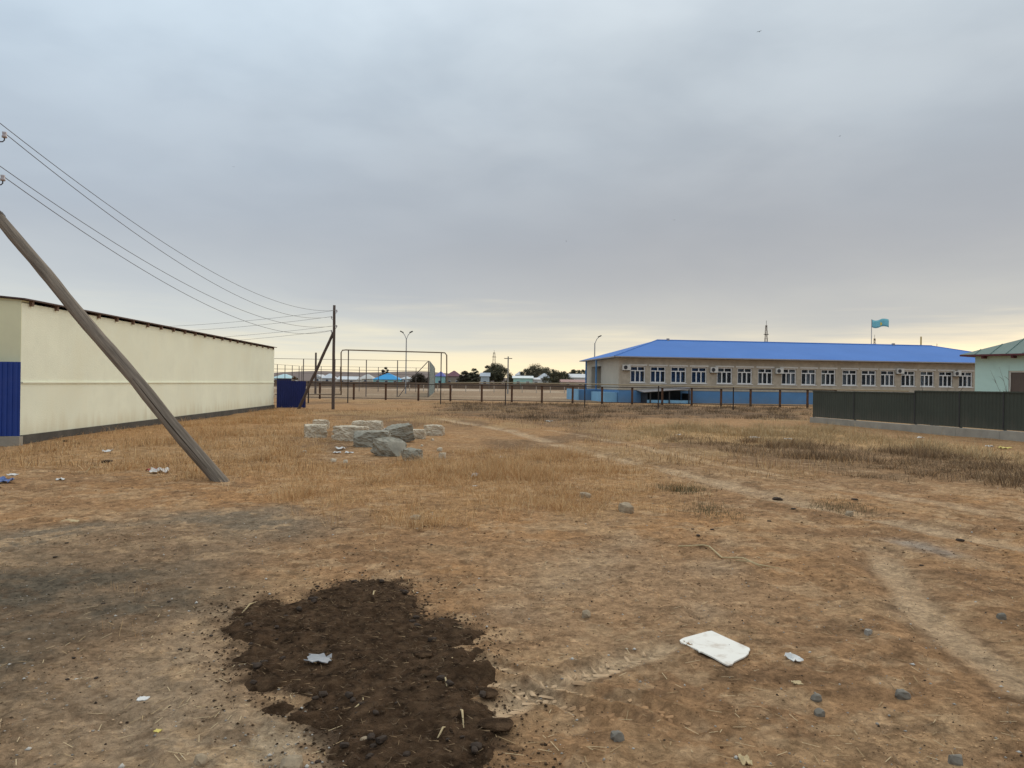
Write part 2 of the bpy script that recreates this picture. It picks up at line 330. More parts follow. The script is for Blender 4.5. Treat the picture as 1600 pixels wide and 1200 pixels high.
# ================================================================== GROUND
def ground_colour(x, y):
    m = masks(x, y); r = np.hypot(x, y)
    C = lambda *c: np.array(c)[None, :]
    def mx(c, t, k): k = np.clip(k, 0, 1)[:, None]; return c*(1-k)+t*k
    a = fbm(x*.55, y*.55, 101, 5, .55); b = fbm(x*1.7, y*1.7, 111, 5, .6); c5 = fbm(x*6, y*6, 121, 4, .6)
    c = np.repeat(C(.330, .203, .108), len(x), 0)
    c = mx(c, C(.385, .222, .105), sstep(a, .45, .62)*.8)
    c = mx(c, C(.395, .265, .150), sstep(b, .48, .66)*.8)
    c = mx(c, C(.205, .125, .070), sstep(fbm(x*1.1, y*2.2, 131, 5, .62), .54, .70)*.55)
    # field further out: dry, browner
    fld = sstep(y, 11, 17)*(1-sstep(y, 60, 66))
    c = mx(c, C(.31, .19, .096), fld*.55)
    c = mx(c, C(.175, .115, .068), fld*sstep(fbm(x*.35, y*.16, 141, 4, .6), .5, .66)*.8)
    c = mx(c, C(.34, .235, .125), fld*sstep(fbm(x*.3, y*.22, 151, 4, .55), .52, .66)*.6)
    gk = .5+.5*sstep(b, .35, .6)
    c = mx(c, C(.40, .245, .118), m['gm']*gk*.85); c = mx(c, C(.38, .235, .115), m['gl']*gk*.8)
    c = mx(c, C(.44, .295, .15), m['gp']*.8); c = mx(c, C(.20, .135, .08), m['wd']*.8*gk)
    c = mx(c, C(.125, .088, .06), m['sc']*.8*gk)
    c = mx(c, C(.215, .172, .122), m['gy']*(.55+.45*sstep(a, .4, .6))); c = mx(c, C(.115, .100, .076), m['gd']*(.45+.5*sstep(b, .35, .6)))
    c = mx(c, C(.35, .275, .19), m['pl']*.75); c = mx(c, C(.37, .255, .155), m['pm']*.6)
    c = mx(c, C(.40, .32, .22), m['gv']*sstep(c5, .45, .6)*.8)
    for P, wd, k in ((TRACK1, .32, .6), (TRACK2, .20, .5), (TRACK3, .09, .5), (TRACK5, .2, .5), (TRACK6, .3, .35)):
        d, _ = line_d(x+(b-.5)*.25, y+(a-.5)*.4, P); c = mx(c, C(.40, .305, .205), np.exp(-(d/wd)**2)*k*sstep(b, .3, .55))
    d, _ = line_d(x, y, [G(1420, 848), G(1470, 862)]); c = mx(c, C(.30, .28, .25), np.exp(-(d/.22)**2)*.7)
    # beyond the fence: pale packed earth with paler strips
    far = sstep(y, 63, 68); c = mx(c, C(.27, .20, .135), far)
    c = mx(c, C(.42, .34, .25), far*np.exp(-((y-88+x*.05)/3.)**2)*.8*sstep(a, .3, .5))
    c = mx(c, C(.44, .37, .29), sstep(y, 135, 145)*(1-sstep(y, 170, 185))*.8*sstep(fbm(x*.12, y*.05, 171, 3), .35, .55))
    c = mx(c, C(.16, .125, .09), sstep(y, 200, 260)*.8)
    dm = poly_sd(x+(c5-.5)*.12, y+(b-.5)*.2, MANURE); c = mx(c, C(.06, .04, .027), sstep(dm, -.12, .02)*sstep(c5, .35, .6)*.9)
    c9 = fbm(x*3.4, y*4.2, 181, 5, .62); nearm = 1-sstep(r, 12, 30)
    c = mx(c, C(.46, .325, .195), nearm*sstep(c9, .57, .66)*.55*(1-m['gd'])); c = mx(c, C(.135, .085, .05), nearm*sstep(fbm(x*5, y*8, 191, 5, .65), .58, .67)*.42)
    c = mx(c, c*C(.62, .6, .58), nearm*sstep(fbm(x*13, y*17, 195, 4, .65), .57, .66)*.5)
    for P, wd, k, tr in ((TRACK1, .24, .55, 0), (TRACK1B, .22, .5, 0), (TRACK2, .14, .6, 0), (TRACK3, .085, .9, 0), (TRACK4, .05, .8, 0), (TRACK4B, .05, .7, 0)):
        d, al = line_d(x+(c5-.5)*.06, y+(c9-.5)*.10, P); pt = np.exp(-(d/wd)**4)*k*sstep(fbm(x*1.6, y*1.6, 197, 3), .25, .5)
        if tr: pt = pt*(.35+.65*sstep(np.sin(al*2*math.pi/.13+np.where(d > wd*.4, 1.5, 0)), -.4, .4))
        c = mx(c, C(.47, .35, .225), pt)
        c = mx(c, C(.13, .083, .05), np.exp(-((d-wd*1.25)/(wd*.3))**2)*.55*sstep(c5, .4, .6)*nearm)  # dark rims put relief contrast at the rut edges into the soil colour
    c = c*C(1.13, 1.07, 1.02)*(.86+.28*c5)[:, None]
    return c
def build_ground():
    r1 = np.geomspace(2.4, 66, 620); r2 = np.geomspace(66, 4000, 60)[1:]; r0 = np.linspace(.3, 2.4, 10)[:-1]
    R = np.r_[r0, r1, r2]
    fine = np.radians(np.linspace(-45, 45, 1060)); rest = np.radians(np.linspace(45, 315, 70)[1:-1]); A = np.r_[fine, rest]
    rr, aa = np.meshgrid(R, A, indexing='ij'); x = (rr*np.sin(aa)).ravel(); y = (rr*np.cos(aa)-1).ravel()
    z = height(x, y); x = np.r_[x, 0]; y = np.r_[y, -1]; z = np.r_[z, 0]
    nA, nR = len(A), len(R); i, j = np.meshgrid(np.arange(nR-1), np.arange(nA), indexing='ij'); j2 = (j+1) % nA
    Q = np.stack([i*nA+j, (i+1)*nA+j, (i+1)*nA+j2, i*nA+j2], -1).reshape(-1, 4)
    T = np.r_[Q[:, [0, 1, 2]], Q[:, [0, 2, 3]], np.stack([np.full(nA, nR*nA), np.arange(nA), (np.arange(nA)+1) % nA], -1)]
    T = T[:, ::-1]
    m = mat('soil', (.25, .17, .1), 1.0, .28, 8, .05, 9, attr='Col', spec=.05)
    t = m.node_tree; b = t.nodes['Principled BSDF']
    # finer grain on top of the coarse bump
    tcn = t.nodes.new('ShaderNodeTexCoord'); n = t.nodes.new('ShaderNodeTexNoise'); t.links.new(tcn.outputs['Object'], n.inputs['Vector'])
    n.inputs['Scale'].default_value = 24; n.inputs['Detail'].default_value = 9; n.inputs['Roughness'].default_value = .78; n.inputs['Distortion'].default_value = .6
    b2 = t.nodes.new('ShaderNodeBump'); b2.inputs['Distance'].default_value = .022; t.links.new(n.outputs[0], b2.inputs['Height'])
    t.links.new(b.inputs['Normal'].links[0].from_socket, b2.inputs['Normal']); t.links.new(b2.outputs[0], b.inputs['Normal'])
    mr = t.nodes.new('ShaderNodeMapRange'); t.links.new(n.outputs[0], mr.inputs[0])
    for k, q in enumerate((.32, .68, .55, 1.42)): mr.inputs[k+1].default_value = q
    mm = t.nodes.new('ShaderNodeMix'); mm.data_type = 'RGBA'; mm.blend_type = 'MULTIPLY'; mm.inputs[0].default_value = 1
    t.links.new(b.inputs['Base Color'].links[0].from_socket, mm.inputs[6]); t.links.new(mr.outputs[0], mm.inputs[7]); t.links.new(mm.outputs[2], b.inputs['Base Color'])
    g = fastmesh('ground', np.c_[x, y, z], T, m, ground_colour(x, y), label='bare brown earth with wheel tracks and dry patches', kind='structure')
    g.data.polygons.foreach_set('use_smooth', [True]*len(g.data.polygons))
build_ground()
# far ridge on the left horizon
mb = MB(); n = 60; vs = []; fs = []
for i in range(n+1):
    x = -520+i*(640/n); hz = 9.5+1.6*math.sin(i*.21)+.9*math.sin(i*.63+1)
    if i > 44: hz *= max(.25, 1-(i-44)/20)
    vs += [(x, 560, -.5), (x, 640, hz*.8), (x, 700, hz), (x, 900, hz*.9)]
for i in range(n):
    for k in range(3): a = i*4+k; fs.append((a, a+4, a+5, a+1))
mb.add(vs, fs).build('hills', cm((.17, .125, .105)), smooth=True, kind='structure', label='low brown ridge along the far horizon')

# ================================================================== WAREHOUSE (left)
def corrugated(o, d, L_, z0, z1, pitch=.115, dep=.018):
    """trapezoid-profile sheet from o along unit d; returns MB"""
    mb = MB(); nx, ny = -d[1], d[0]; xs = []; k = 0; t = 0.0
    while t < L_-1e-6:
        for f, q in ((0, 0), (.42, 0), (.5, 1), (.92, 1)):
            s = t+f*pitch
            if s <= L_: xs.append((s, q*dep))
        t += pitch
    xs.append((L_, 0)); vs = []
    for s, q in xs:
        for off in (0, -.004):
            for z in (z0, z1): vs.append((o[0]+d[0]*s+nx*(q+off), o[1]+d[1]*s+ny*(q+off), z))
    fs = []
    for i in range(len(xs)-1):
        a = i*4; fs += [(a, a+4, a+5, a+1), (a+3, a+7, a+6, a+2), (a+1, a+5, a+7, a+3), (a+2, a+6, a+4, a)]
    fs += [(0, 1, 3, 2), (len(vs)-4, len(vs)-2, len(vs)-1, len(vs)-3)]
    return mb.add(vs, fs)
A = Vector((-11.68, 17.5, 0)); B = Vector((-13.46, 41.6, 0)); dW = (B-A).normalized(); nW = Vector((dW.y, -dW.x, 0)); LW = (B-A).length
wh = thing('warehouse', A, 'long cream stucco warehouse with brown eave and exposed rafter ends', 'warehouse')
up = Vector((0, 0, 1)); HW = 3.36; WW = 9.0
MB().frame(A, dW, -nW, up, .0, LW, 0, .3, .2, HW).build('long_wall', MT['cream'], wh)
MB().frame(A, dW, -nW, up, -.02, .0, .0, WW, .2, HW+.02).build('end_wall', cm((.72, .72, .50)), wh)  # greener, darker colour than the long wall paints this end as shaded
g = MB(); a0 = A+up*(HW+.15); a0 = A+up*(HW+.021); q = [a0-nW*.0, a0-nW*WW, a0-nW*WW+up*.76, a0-nW*.0+up*.04]
q2 = [p+dW*.3 for p in q]; g.add(q+q2, [(0,1,2,3),(7,6,5,4),(0,4,5,1),(1,5,6,2),(2,6,7,3),(3,7,4,0)]).build('gable', cm((.72, .72, .50)), wh)  # same shaded tone painted on as the near end wall
MB().frame(A, dW, -nW, up, LW-.3, LW, .3, WW, .2, HW+.15).build('end_wall', MT['cream'], wh)
MB().frame(A, dW, -nW, up, 0, LW, WW, WW+.3, .2, HW+.9).build('long_wall', MT['cream'], wh)
MB().frame(A, dW, -nW, up, -.03, LW+.03, -.06, WW+.36, -.3, .2).build('plinth', MT['plinth'], wh)
MB().frame(A, dW, -nW, up, .02, LW-.02, -.035, .0, 1.435, 1.475).build('ledge', MT['cream'], wh)
sl = .085; rv = (-nW+up*sl).normalized(); rn = (up+nW*sl).normalized()
MB().frame(A+up*(HW+.075), dW, rv, rn, -.10, LW+.10, -.13, WW+.4, 0, .032).build('roof', MT['roofedge'], wh)
nr = 22
for i in range(nr):
    t = .35+i*(LW-.7)/(nr-1)
    MB().frame(A+up*(HW-.055), dW, rv, rn, t-.04, t+.04, -.065, .25, .0, .128).build('rafter', MT['rafter'], wh)
# blue sheet fence beside it
fb = A+nW*(.13)-dW*.24
bf = thing('sheet_fence', fb, 'bright blue corrugated sheet fence at the near end of the cream warehouse', 'fence')
dl = (-nW*1.0-dW*.05).normalized()
MB().frame(fb, dl, dl.cross(up), up, -.02, 7.0, -.06, .10, -.25, .19).build('footing', MT['concrete'], bf)
for i in range(6):
    o = fb+dl*(i*1.15); corrugated((o.x, o.y), (dl.x, dl.y), 1.148, .20+.004*i, 1.94+.005*i).build('sheet', MT['blue'], bf)
for i in range(4):
    o = fb+dl*(.4+i*2.1); MB().frame(o, dl, dl.cross(up), up, -.03, .03, .008, .057, .0, 1.88).build('post', MT['iron'], bf)
# small navy fence at its far end
nf0 = Vector((-13.42, 42.0, 0)); nf1 = Vector((-11.95, 42.7, 0)); dn = (nf1-nf0).normalized()
nf = thing('sheet_fence', nf0, 'short navy blue sheet fence panel behind the far end of the warehouse', 'fence')
for i in range(2):
    o = nf0+dn*(i*.815); corrugated((o.x, o.y), (dn.x, dn.y), .812, .03, 1.66-.10*i, .115, .014).build('sheet', MT['navy'], nf)
for i in range(3):
    o = nf0+dn*(.06+i*.74); MB().frame(o, dn, dn.cross(up), up, -.03, .03, -.08, -.03, -.2, 1.5).build('post', MT['iron'], nf)
MB().frame(nf0, dn, dn.cross(up), up, -.0, .8, -.035, -.006, 1.58, 1.69).build('top_rail', MT['iron'], nf)

# ================================================================== POWER POLES AND WIRES
def insulator(parent, p, side, reach=.14):
    """p = top of insulator; hook goes to the pole on the other side"""
    p = Vector(p); q = MB()
    h = MB().tube([p+Vector((0, 0, -.06)), p+Vector((0, 0, -.13)), p+Vector((-side*.03, 0, -.16)), p+Vector((-side*(reach-.02), 0, -.165))], .011, 6).build('hook', MT['iron'], parent)
    MB().tube([p+Vector((0, 0, -.09)), p+Vector((0, 0, -.085)), p+Vector((0, 0, -.05)), p+Vector((0, 0, -.04)), p+Vector((0, 0, -.02)), p+Vector((0, 0, .015)), p+Vector((0, 0, .02))], [.03, .045, .042, .034, .034, .040, .022], 10).build('insulator', MT['porcelain'], parent, smooth=True)
def pole(base, h, r, ins, brace, label, m, top_r=None):
    t = thing('utility_pole', base, label, 'utility pole', 'wooden utility poles of one line')
    b = Vector(base); n = 14
    MB().tube([b+Vector((0.006*math.sin(i*1.3), 0, -.5+(h+.5)*i/n)) for i in range(n+1)], [r*(1.08-.22*i/n) for i in range(n+1)], 14, .025, 3).build('pole_shaft', m, t, smooth=True)
    for p, s in ins: insulator(t, p, s, abs(p.x-b.x))
    if brace:
        p0, p1, r0, r1 = brace; p0 = Vector(p0); p1 = Vector(p1); n = 22; d = (p1-p0)
        pts = [p0+d*(-.06+1.06*i/n)+Vector((0, .012*math.sin(i*.9), .010*math.sin(i*.6))) for i in range(n+1)]
        qr = d.to_track_quat('Z', 'Y'); ln_ = d.length
        br = MB().tube([Vector((.010*math.sin(i*.6), .008*math.sin(i*.9), ln_*(-.06+1.06*i/n))) for i in range(n+1)], [r0+(r1-r0)*i/n+.004*math.sin(i*2.1) for i in range(n+1)], 20, .035, 5).build('brace', m, None, smooth=True)
        br.parent = t; br.location = p0-b; br.rotation_mode = 'QUATERNION'; br.rotation_quaternion = qr; inv = qr.to_matrix().inverted()
        # long drying crack and tie wire
        sd_ = d.cross(Vector((0, 1, 0))).normalized(); dn_ = d.normalized()
        cv = Vector((-p0.x*.4, -p0.y, .9)).normalized(); cv = (cv-dn_*cv.dot(dn_)).normalized()
        pts = [p0+d*(-.06+1.06*i/n) for i in range(n+1)]; cv = inv @ cv
        c0 = [Vector((.010*math.sin(i*.6), .008*math.sin(i*.9), ln_*(-.06+1.06*i/n)))+cv*(r0+(r1-r0)*i/n)*1.0 for i in range(2, 9)]
        if r0 > .09: ck = MB().tube(c0, [.002, .007, .009, .01, .009, .007, .002], 5).build('crack', MT['dung'], None); ck.parent = br
        for k in range(3):
            ring = [Vector((math.cos(a*math.pi/8)*r1*1.08, math.sin(a*math.pi/8)*r1*1.08, ln_*.93-.035*k)) for a in range(17)]
            tw = MB().tube(ring, .004, 5).build('tie_wire', MT['iron'], None); tw.parent = br
    return t
NP = Vector((-9.76, 13.5, 0)); FP = Vector((-9.93, 40.9, 0)); LP = Vector((-39, 52, 0))
near_i = [(Vector((-9.37, 13.5, 6.06)), 1), (Vector((-9.95, 13.5, 6.62)), -1), (Vector((-9.39, 13.5, 5.27)), 1), (Vector((-9.95, 13.5, 5.80)), -1)]
far_i = [(Vector((FP.x-.14, 40.9, 5.17)), -1), (Vector((FP.x+.14, 40.9, 5.53)), 1), (Vector((FP.x-.14, 40.9, 4.40)), -1), (Vector((FP.x+.14, 40.9, 4.68)), 1)]
left_i = [(LP+Vector((-.14, 0, 5.2)), -1), (LP+Vector((.14, 0, 5.5)), 1), (LP+Vector((-.14, 0, 4.4)), -1), (LP+Vector((.14, 0, 4.7)), 1)]
zb = H(-4.56, 11.57)
pole(NP, 6.95, .115, near_i, ((-4.56, 11.57, zb-.02), (NP.x+.05, 13.44, 4.84), .112, .098), 'near grey wooden pole at the left edge propped by a long leaning brace', MT['wood'])
pole(FP, 5.8, .085, far_i, ((-12.0, 41.5, 0), (FP.x-.04, 40.95, 4.3), .085, .075), 'far brown wooden pole with slanting brace beyond the stone blocks', MT['wood2'])
pole(LP, 5.8, .085, left_i, None, 'wooden pole standing behind the cream warehouse at the end of the wires', MT['wood2'])
def wire(a, b, sag, label):
    pts = []
    for i in range(41):
        t = i/40; p = a.lerp(b, t); pts.append(p-Vector((0, 0, 4*sag*t*(1-t))))
    MB().tube(pts, .0075, 5).build('power_wire', MT['wire'], None, label=label, cat='wire', group='overhead power wires')
nm = ['second highest', 'highest', 'lowest', 'third highest']
for k in range(4):
    wire(near_i[k][0], far_i[k][0], 1.13, 'thin dark power wire from near pole to far pole, %s of the four' % nm[k])
    wire(far_i[k][0], left_i[k][0], .75, 'thin power wire from far pole leftwards behind the warehouse, %s of its four' % nm[k])

# ================================================================== GAS PIPE
gp = thing('gas_pipe', (*G(690, 631), 0), 'thin above ground gas pipe on dark posts with a raised gateway loop', 'pipe')
Dl, Dr = 53.5, 53.0
pL = lambda px, py, D: Vector((XA(px, py, D), D, ZA(px, py, D)))
loop = [pL(533, 617, 54.5), pL(533, 551, 54), pL(535, 547.3, 54), pL(540, 546.8, 54), pL(690, 551, 54.5), pL(695, 551.3, 54.5), pL(698, 555, 54.5), pL(698, 594, 54.5), pL(700, 597.5, 54.5), pL(704, 598, 54.5)]
MB().tube(loop, .048, 8).build('raised_loop', MT['pipe'], gp, smooth=True)
run = [pL(704, 598, 54.5), pL(790, 598, 53.5), pL(914, 600, 51.5), pL(1029, 602.5, 50.5), pL(1146, 605, 49.5), pL(1268, 608, 48.5), pL(1420, 611, 47)]
MB().tube(run, .042, 8).build('pipe_run', MT['pipe2'], gp, smooth=True)
MB().tube([pL(533, 616, 54.5), pL(470, 616, 56), pL(430, 616, 57)], .042, 8).build('pipe_run', MT['pipe'], gp, smooth=True)
for px, yt, D in ((544.5, 547.5, 53.6), (689.5, 551.5, 54.1), (790, 598, 53.15), (914, 600, 51.15), (1029, 602.5, 50.15), (1146, 605, 49.15)):
    p = pL(px, yt, D); MB().tube([(p.x, D, -.3), (p.x, D, p.z)], .04, 8).build('post', MT['darkpost'], gp)
p = pL(482, 610, 52); MB().tube([(p.x, 52, -.3), (p.x, 52, 1.55)], .05, 8).build('post', MT['darkpost'], gp)

# ================================================================== LOW RUSTY FENCE
rf = thing('railing_fence', (0, 60, 0), 'long low rusty fence of flat brown posts and two thin rails', 'fence')
pxs = [452, 500, 553, 603, 654, 704, 753, 800, 847, 895, 941, 988, 1035, 1081, 1127, 1173, 1219, 1262, 1306]
tops = []; bots = []
for px in pxs:
    t = (px-553)/(1219-553); D = 64-5.5*t; X_ = (px-800)*D/F
    wv = random.uniform(-.04, .04)
    MB().box(X_-.085, X_+.085, D-.03, D+.03, -.3, 1.42+wv).build('post', MT['rust'], rf)
    tops.append((X_, D-.06, 1.40)); bots.append((X_, D-.06, .14))
for nm_, pts, r in (('top_rail', tops, .032), ('bottom_rail', bots, .028)):
    MB().tube(pts, r, 6).build(nm_, MT['darkpost'], rf)

# ================================================================== SPORTS COURT FENCE
CH = 3.85
c0 = Vector((-34.5, 75.5, 0)); c1 = Vector((-8.75, 77, 0)); c2 = Vector((-12.2, 116, 0)); c3 = Vector((-33, 114, 0))
sf = thing('court_fence', c1, 'tall thin steel ball fence round the sports court', 'fence')
def fence_side(a, b, n, skip=()):
    for i in range(n+1):
        p = a.lerp(b, i/n)
        if i not in skip: MB().tube([p-up*.3, p+up*CH], .05, 7).build('post', MT['court'], sf)
    for z in (CH-.03, 2.75, .9): MB().tube([a+up*z, b+up*z], .022, 6).build('rail', MT['court'], sf)
fence_side(c0, c1, 8); fence_side(c0+(c3-c0)*.02, c3, 12); fence_side(c3+(c2-c3)*.02, c2, 7)
for s, e in ((Vector((-11.9, 77.2, 0)), Vector((-10.4, 77.3, 2.1))), (Vector((-10.4, 77.3, 2.1)), Vector((-8.85, 77.1, 3.75)))):
    MB().beam(s, e, .07, .07).build('strut', MT['court'], sf)
dS = (c2-c1).normalized()
for i in range(5):                                   # sheeted side
    a = c1+dS*(.3+i*6.3)+Vector((.1, 0, 0)); corrugated((a.x, a.y), (dS.x, dS.y), 6.2, .12, CH, .3, .03).build('sheet_panel', MT['panelmint'], sf)
    MB().box(a.x-.16, a.x-.06, a.y-.05, a.y+.05, -.3, CH).build('post', MT['court'], sf)

# ================================================================== SCHOOL
th = math.radians(6.6); sx_ = Vector((math.cos(th), math.sin(th), 0)); sy_ = Vector((-math.sin(th), math.cos(th), 0)); S0 = Vector((9.9, 68, 0))
SL, SWd, SE = 42.5, 14.3, 4.12
sc = thing('school', S0, 'long tan brick school with blue hip roof and blue painted base', 'building')
def sfr(mb, x0, x1, y0, y1, z0, z1): return mb.frame(S0, sx_, sy_, up, x0, x1, y0, y1, z0, z1)
def spx(px):                                        # along-wall coordinate where a pixel column meets the front
    k = (px-800)/F
    return (S0.x-k*S0.y)/(k*sx_.y-sx_.x)
wins = [(984.6,1008),(1016,1040),(1048,1072),(1080,1104),(1120,1144),(1152,1175),(1184,1207),(1221,1244),(1252,1275),(1283,1305.5),(1316,1339),(1346,1369),(1376,1398),(1408,1430),(1438,1459.5),(1467,1488.5),(1498,1519.5),(1529,1550),(1558,1579)]
WZ0, WZ1 = 1.84, 3.36
wx = [(spx(a), spx(b)) for a, b in wins]
wall = MB(); sfr(wall, 0, SL, 0, .4, 1.13, WZ0); sfr(wall, 0, SL, 0, .4, WZ1, SE)
e = 0
for a, b in wx: sfr(wall, e, a, 0, .4, WZ0, WZ1); e = b
sfr(wall, e, SL, 0, .4, WZ0, WZ1)
wall.build('front_wall', MT['brick'], sc)
ew = MB(); sfr(ew, 0, .4, .4, 7.2, 1.13, SE); sfr(ew, 0, .4, 11.6, SWd, 1.13, SE); sfr(ew, 0, .4, 7.2, 11.6, 3.5, SE); sfr(ew, 1.6, 1.9, 7.2, 11.6, 1.13, 3.5); sfr(ew, .4, 1.6, 7.0, 7.2, 1.13, 3.5); sfr(ew, .4, 1.6, 11.6, 11.8, 1.13, 3.5)
ew.build('end_wall', cm((.46, .41, .33)), sc)
sfr(MB(), .4, SL, SWd-.4, SWd, 1.13, SE).build('rear_wall', MT['brick'], sc); sfr(MB(), SL-.4, SL, .4, SWd-.4, 1.13, SE).build('end_wall', MT['brick'], sc)
sfr(MB(), -.06, SL+.06, -.06, SWd+.06, -.4, 1.13).build('base', MT['bluepaint'], sc)
sfr(MB(), -.09, SL+.09, -.09, SWd+.09, 1.13, 1.20).build('base_ledge', cm((.36, .32, .26)), sc)
for a, b in wx:
    wd = b-a
    w_ = MB(); fw = .095
    sfr(w_, a, a+fw, .10, .18, WZ0, WZ1); sfr(w_, b-fw, b, .10, .18, WZ0, WZ1); sfr(w_, a+fw, b-fw, .10, .18, WZ0, WZ0+fw); sfr(w_, a+fw, b-fw, .10, .18, WZ1-fw, WZ1)
    zt = WZ1-.42; sfr(w_, a+fw, b-fw, .102, .178, zt-.045, zt+.045)
    for f in (.345, .655): sfr(w_, a+wd*f-.052, a+wd*f+.052, .104, .176, WZ0+fw, zt-.035)
    sfr(w_, a+wd*.5-.045, a+wd*.5+.045, .104, .176, zt+.035, WZ1-fw)
    wo = w_.build('window', MT['white'], sc)
    sfr(MB(), a+fw*.5, b-fw*.5, .138, .15, WZ0+.03, WZ1-.03).build('pane', MT['clearglass'], wo)
    wi = wx.index((a, b)); cw = random.uniform(.15, .6) if wi > 3 else random.uniform(.75, .85); cs = random.choice((0, 1))
    x0 = a+fw if cs == 0 else b-fw-wd*cw
    sfr(MB(), x0, x0+wd*cw, .30, .33, WZ0+.02, WZ1-.02).build('curtain', cm((.12, .20, .38) if wi < 4 else random.choice([(.42, .42, .43), (.5, .48, .42), (.30, .31, .34), (.55, .55, .56)])), wo)
    sfr(MB(), a, b, .34, .37, WZ0-.05, WZ1+.05).build('room_back', cm((.13, .14, .16)), wo)
    sfr(MB(), a-.07, b+.07, -.05, .10, WZ0-.06, WZ0-.005).build('sill', MT['white'], wo)
    sfr(MB(), a-.16, b+.16, -.03, .02, WZ1+.02, WZ1+.17).build('lintel', MT['lintel'], wo)
# hip roof
OV, zr, ze = .65, 6.25, SE+.12
def sp(x, y, z): return S0+sx_*x+sy_*y+up*z
e_ = [sp(-OV, -OV, ze), sp(SL+OV, -OV, ze), sp(SL+OV, SWd+OV, ze), sp(-OV, SWd+OV, ze)]; r0, r1 = sp(5.8, SWd/2, zr), sp(SL-6.2, SWd/2, zr)
lo = [p-up*.10 for p in e_]
MB().add(e_+[r0, r1], [(0,1,5,4),(1,2,5),(2,3,4,5),(3,0,4)]).build('roof', MT['blueroof'], sc)
MB().add(e_+lo, [(0,4,5,1),(1,5,6,2),(2,6,7,3),(3,7,4,0),(4,7,6,5)]).build('eave', MT['eave'], sc)
rp = sc.children[-2]
MB().tube([r0, r1], .09, 6).build('ridge_cap', MT['blueroof'], rp)
for a, b in ((e_[0], r0), (e_[1], r1)): MB().tube([a, b], .06, 6).build('hip_cap', MT['blueroof'], rp)
for px in (1075, 1440): 
    x = spx(px)*1.06; sfr(MB(), x-.12, x+.12, SWd/2-.12, SWd/2+.12, zr-.15, zr+.2).build('vent', MT['eave'], rp)
for px, z in ((977.5, 3.22), (1114, 3.12), (1216, 3.12), (1404, 3.3), (1493, 3.15)):
    x = spx(px); ac = sfr(MB(), x-.36, x+.36, -.32, -.04, z-.25, z+.25).build('air_conditioner', MT['acbody'], sc)
    c = sp(x-.1, -.325, z); MB().tube([c, c-sy_*.02], .18, 16).build('fan_grille', MT['grille'], ac)
    sfr(MB(), x-.32, x-.26, -.30, .0, z-.31, z-.25).build('bracket', MT['iron'], ac); sfr(MB(), x+.26, x+.32, -.30, .0, z-.31, z-.25).build('bracket', MT['iron'], ac)
# porch at the left end
sfr(MB(), -2.4, -.07, 6.6, 12.2, -.3, 1.05).build('porch_base', MT['bluepaint'], sc)  # deeper blue than the parapet puts this side's shade into the colour
sfr(MB(), -2.55, -2.405, 6.5, 12.3, -.3, 1.12).build('porch_parapet', MT['lightblue'], sc)
sfr(MB(), -1.3, -.1, .3, 5.8, -.3, .9).build('porch_wall', MT['lightblue'], sc)
for y in (7.0, 11.8):
    c = sp(-.55, y, 0); MB().tube([c+up*1.05, c+up*4.1], .09, 10).build('column', MT['bluepaint'], sc)
sfr(MB(), 1.5, 1.58, 8.2, 9.4, 1.15, 3.3).build('door', MT['door'], sc)
# basement stair with lean-to roof
xa, xb = spx(1001), spx(1066)
sfr(MB(), xa, xb, -2.2, -2.05, -.3, .28).build('stair_parapet', MT['lightblue'], sc)
sfr(MB(), xa+.2, xb-.2, -.12, -.08, .1, 1.1).build('basement_opening_shade', MT['dark'], sc)  # dark panel on the solid base, painted in place of the shade inside
pa = [sp(xa-.4, -2.4, .95), sp(xb+.3, -2.4, 1.32), sp(xb+.3, -.08, 1.46), sp(xa-.4, -.08, 1.1)]
MB().add(pa+[p+up*.06 for p in pa], [(3,2,1,0),(4,5,6,7),(0,1,5,4),(1,2,6,5),(2,3,7,6),(3,0,4,7)]).build('lean_to_roof', MT['eave'], sc)
for f in (.06, .5, .96):
    x = xa+(xb-xa)*f; sfr(MB(), x-.05, x+.05, -2.3, -2.2, -.3, .97+.34*f).build('lean_to_post', MT['iron'], sc)
for f in (0, .99):
    x = xa+(xb-xa)*f; sfr(MB(), x, x+.06, -2.05, -.1, -.3, .9).build('stair_side', MT['dark'], sc)

# ================================================================== FLAG, MASTS, LAMPS
def vpole(name, px, ytop, D, r0, r1, label, cat, m, group=None, z0=-.3):
    X_ = XA(px, 600, D); zt = ZA(px, ytop, D)
    t = thing(name, (X_, D, 0), label, cat, group)
    MB().tube([(X_, D, z0), (X_, D, zt)], [r0, r1], 8).build('pole', m, t); return t, X_, zt
t, X_, zt = vpole('flagpole', 1360.5, 499, 92, .06, .04, 'thin flagpole with a turquoise flag behind the school roof', 'flagpole', MT['galv'])
fl = MB(); vs = []; fs = []; nx = 16
for i in range(nx+1):
    for j in range(5):
        s = i/nx*2.05; vs.append((X_+.05+s, 92+.16*math.sin(i*.75)*(i/nx+.2), zt-.03-j*.24-.12*math.sin(i*.42)+.05*i/nx))
for i in range(nx):
    for j in range(4): a = i*5+j; fs.append((a, a+1, a+6, a+5))
fo = fl.add(vs, fs).build('flag', MT['flag'], t, smooth=True)
sm = fo.modifiers.new('thick', 'SOLIDIFY'); sm.thickness = .012
disc = [(X_+1.08+.21*math.cos(a*math.pi/8), 92+.16*math.sin(8.4*.75)*.72-.035, zt-.50+.21*math.sin(a*math.pi/8)-.05) for a in range(16)]
MB().add(disc+[(x, y+.015, z) for x, y, z in disc], [tuple(range(16)), tuple(range(31, 15, -1))]+[(i, i+16, (i+1) % 16+16, (i+1) % 16) for i in range(16)]).build('sun_emblem', MT['gold'], fo)
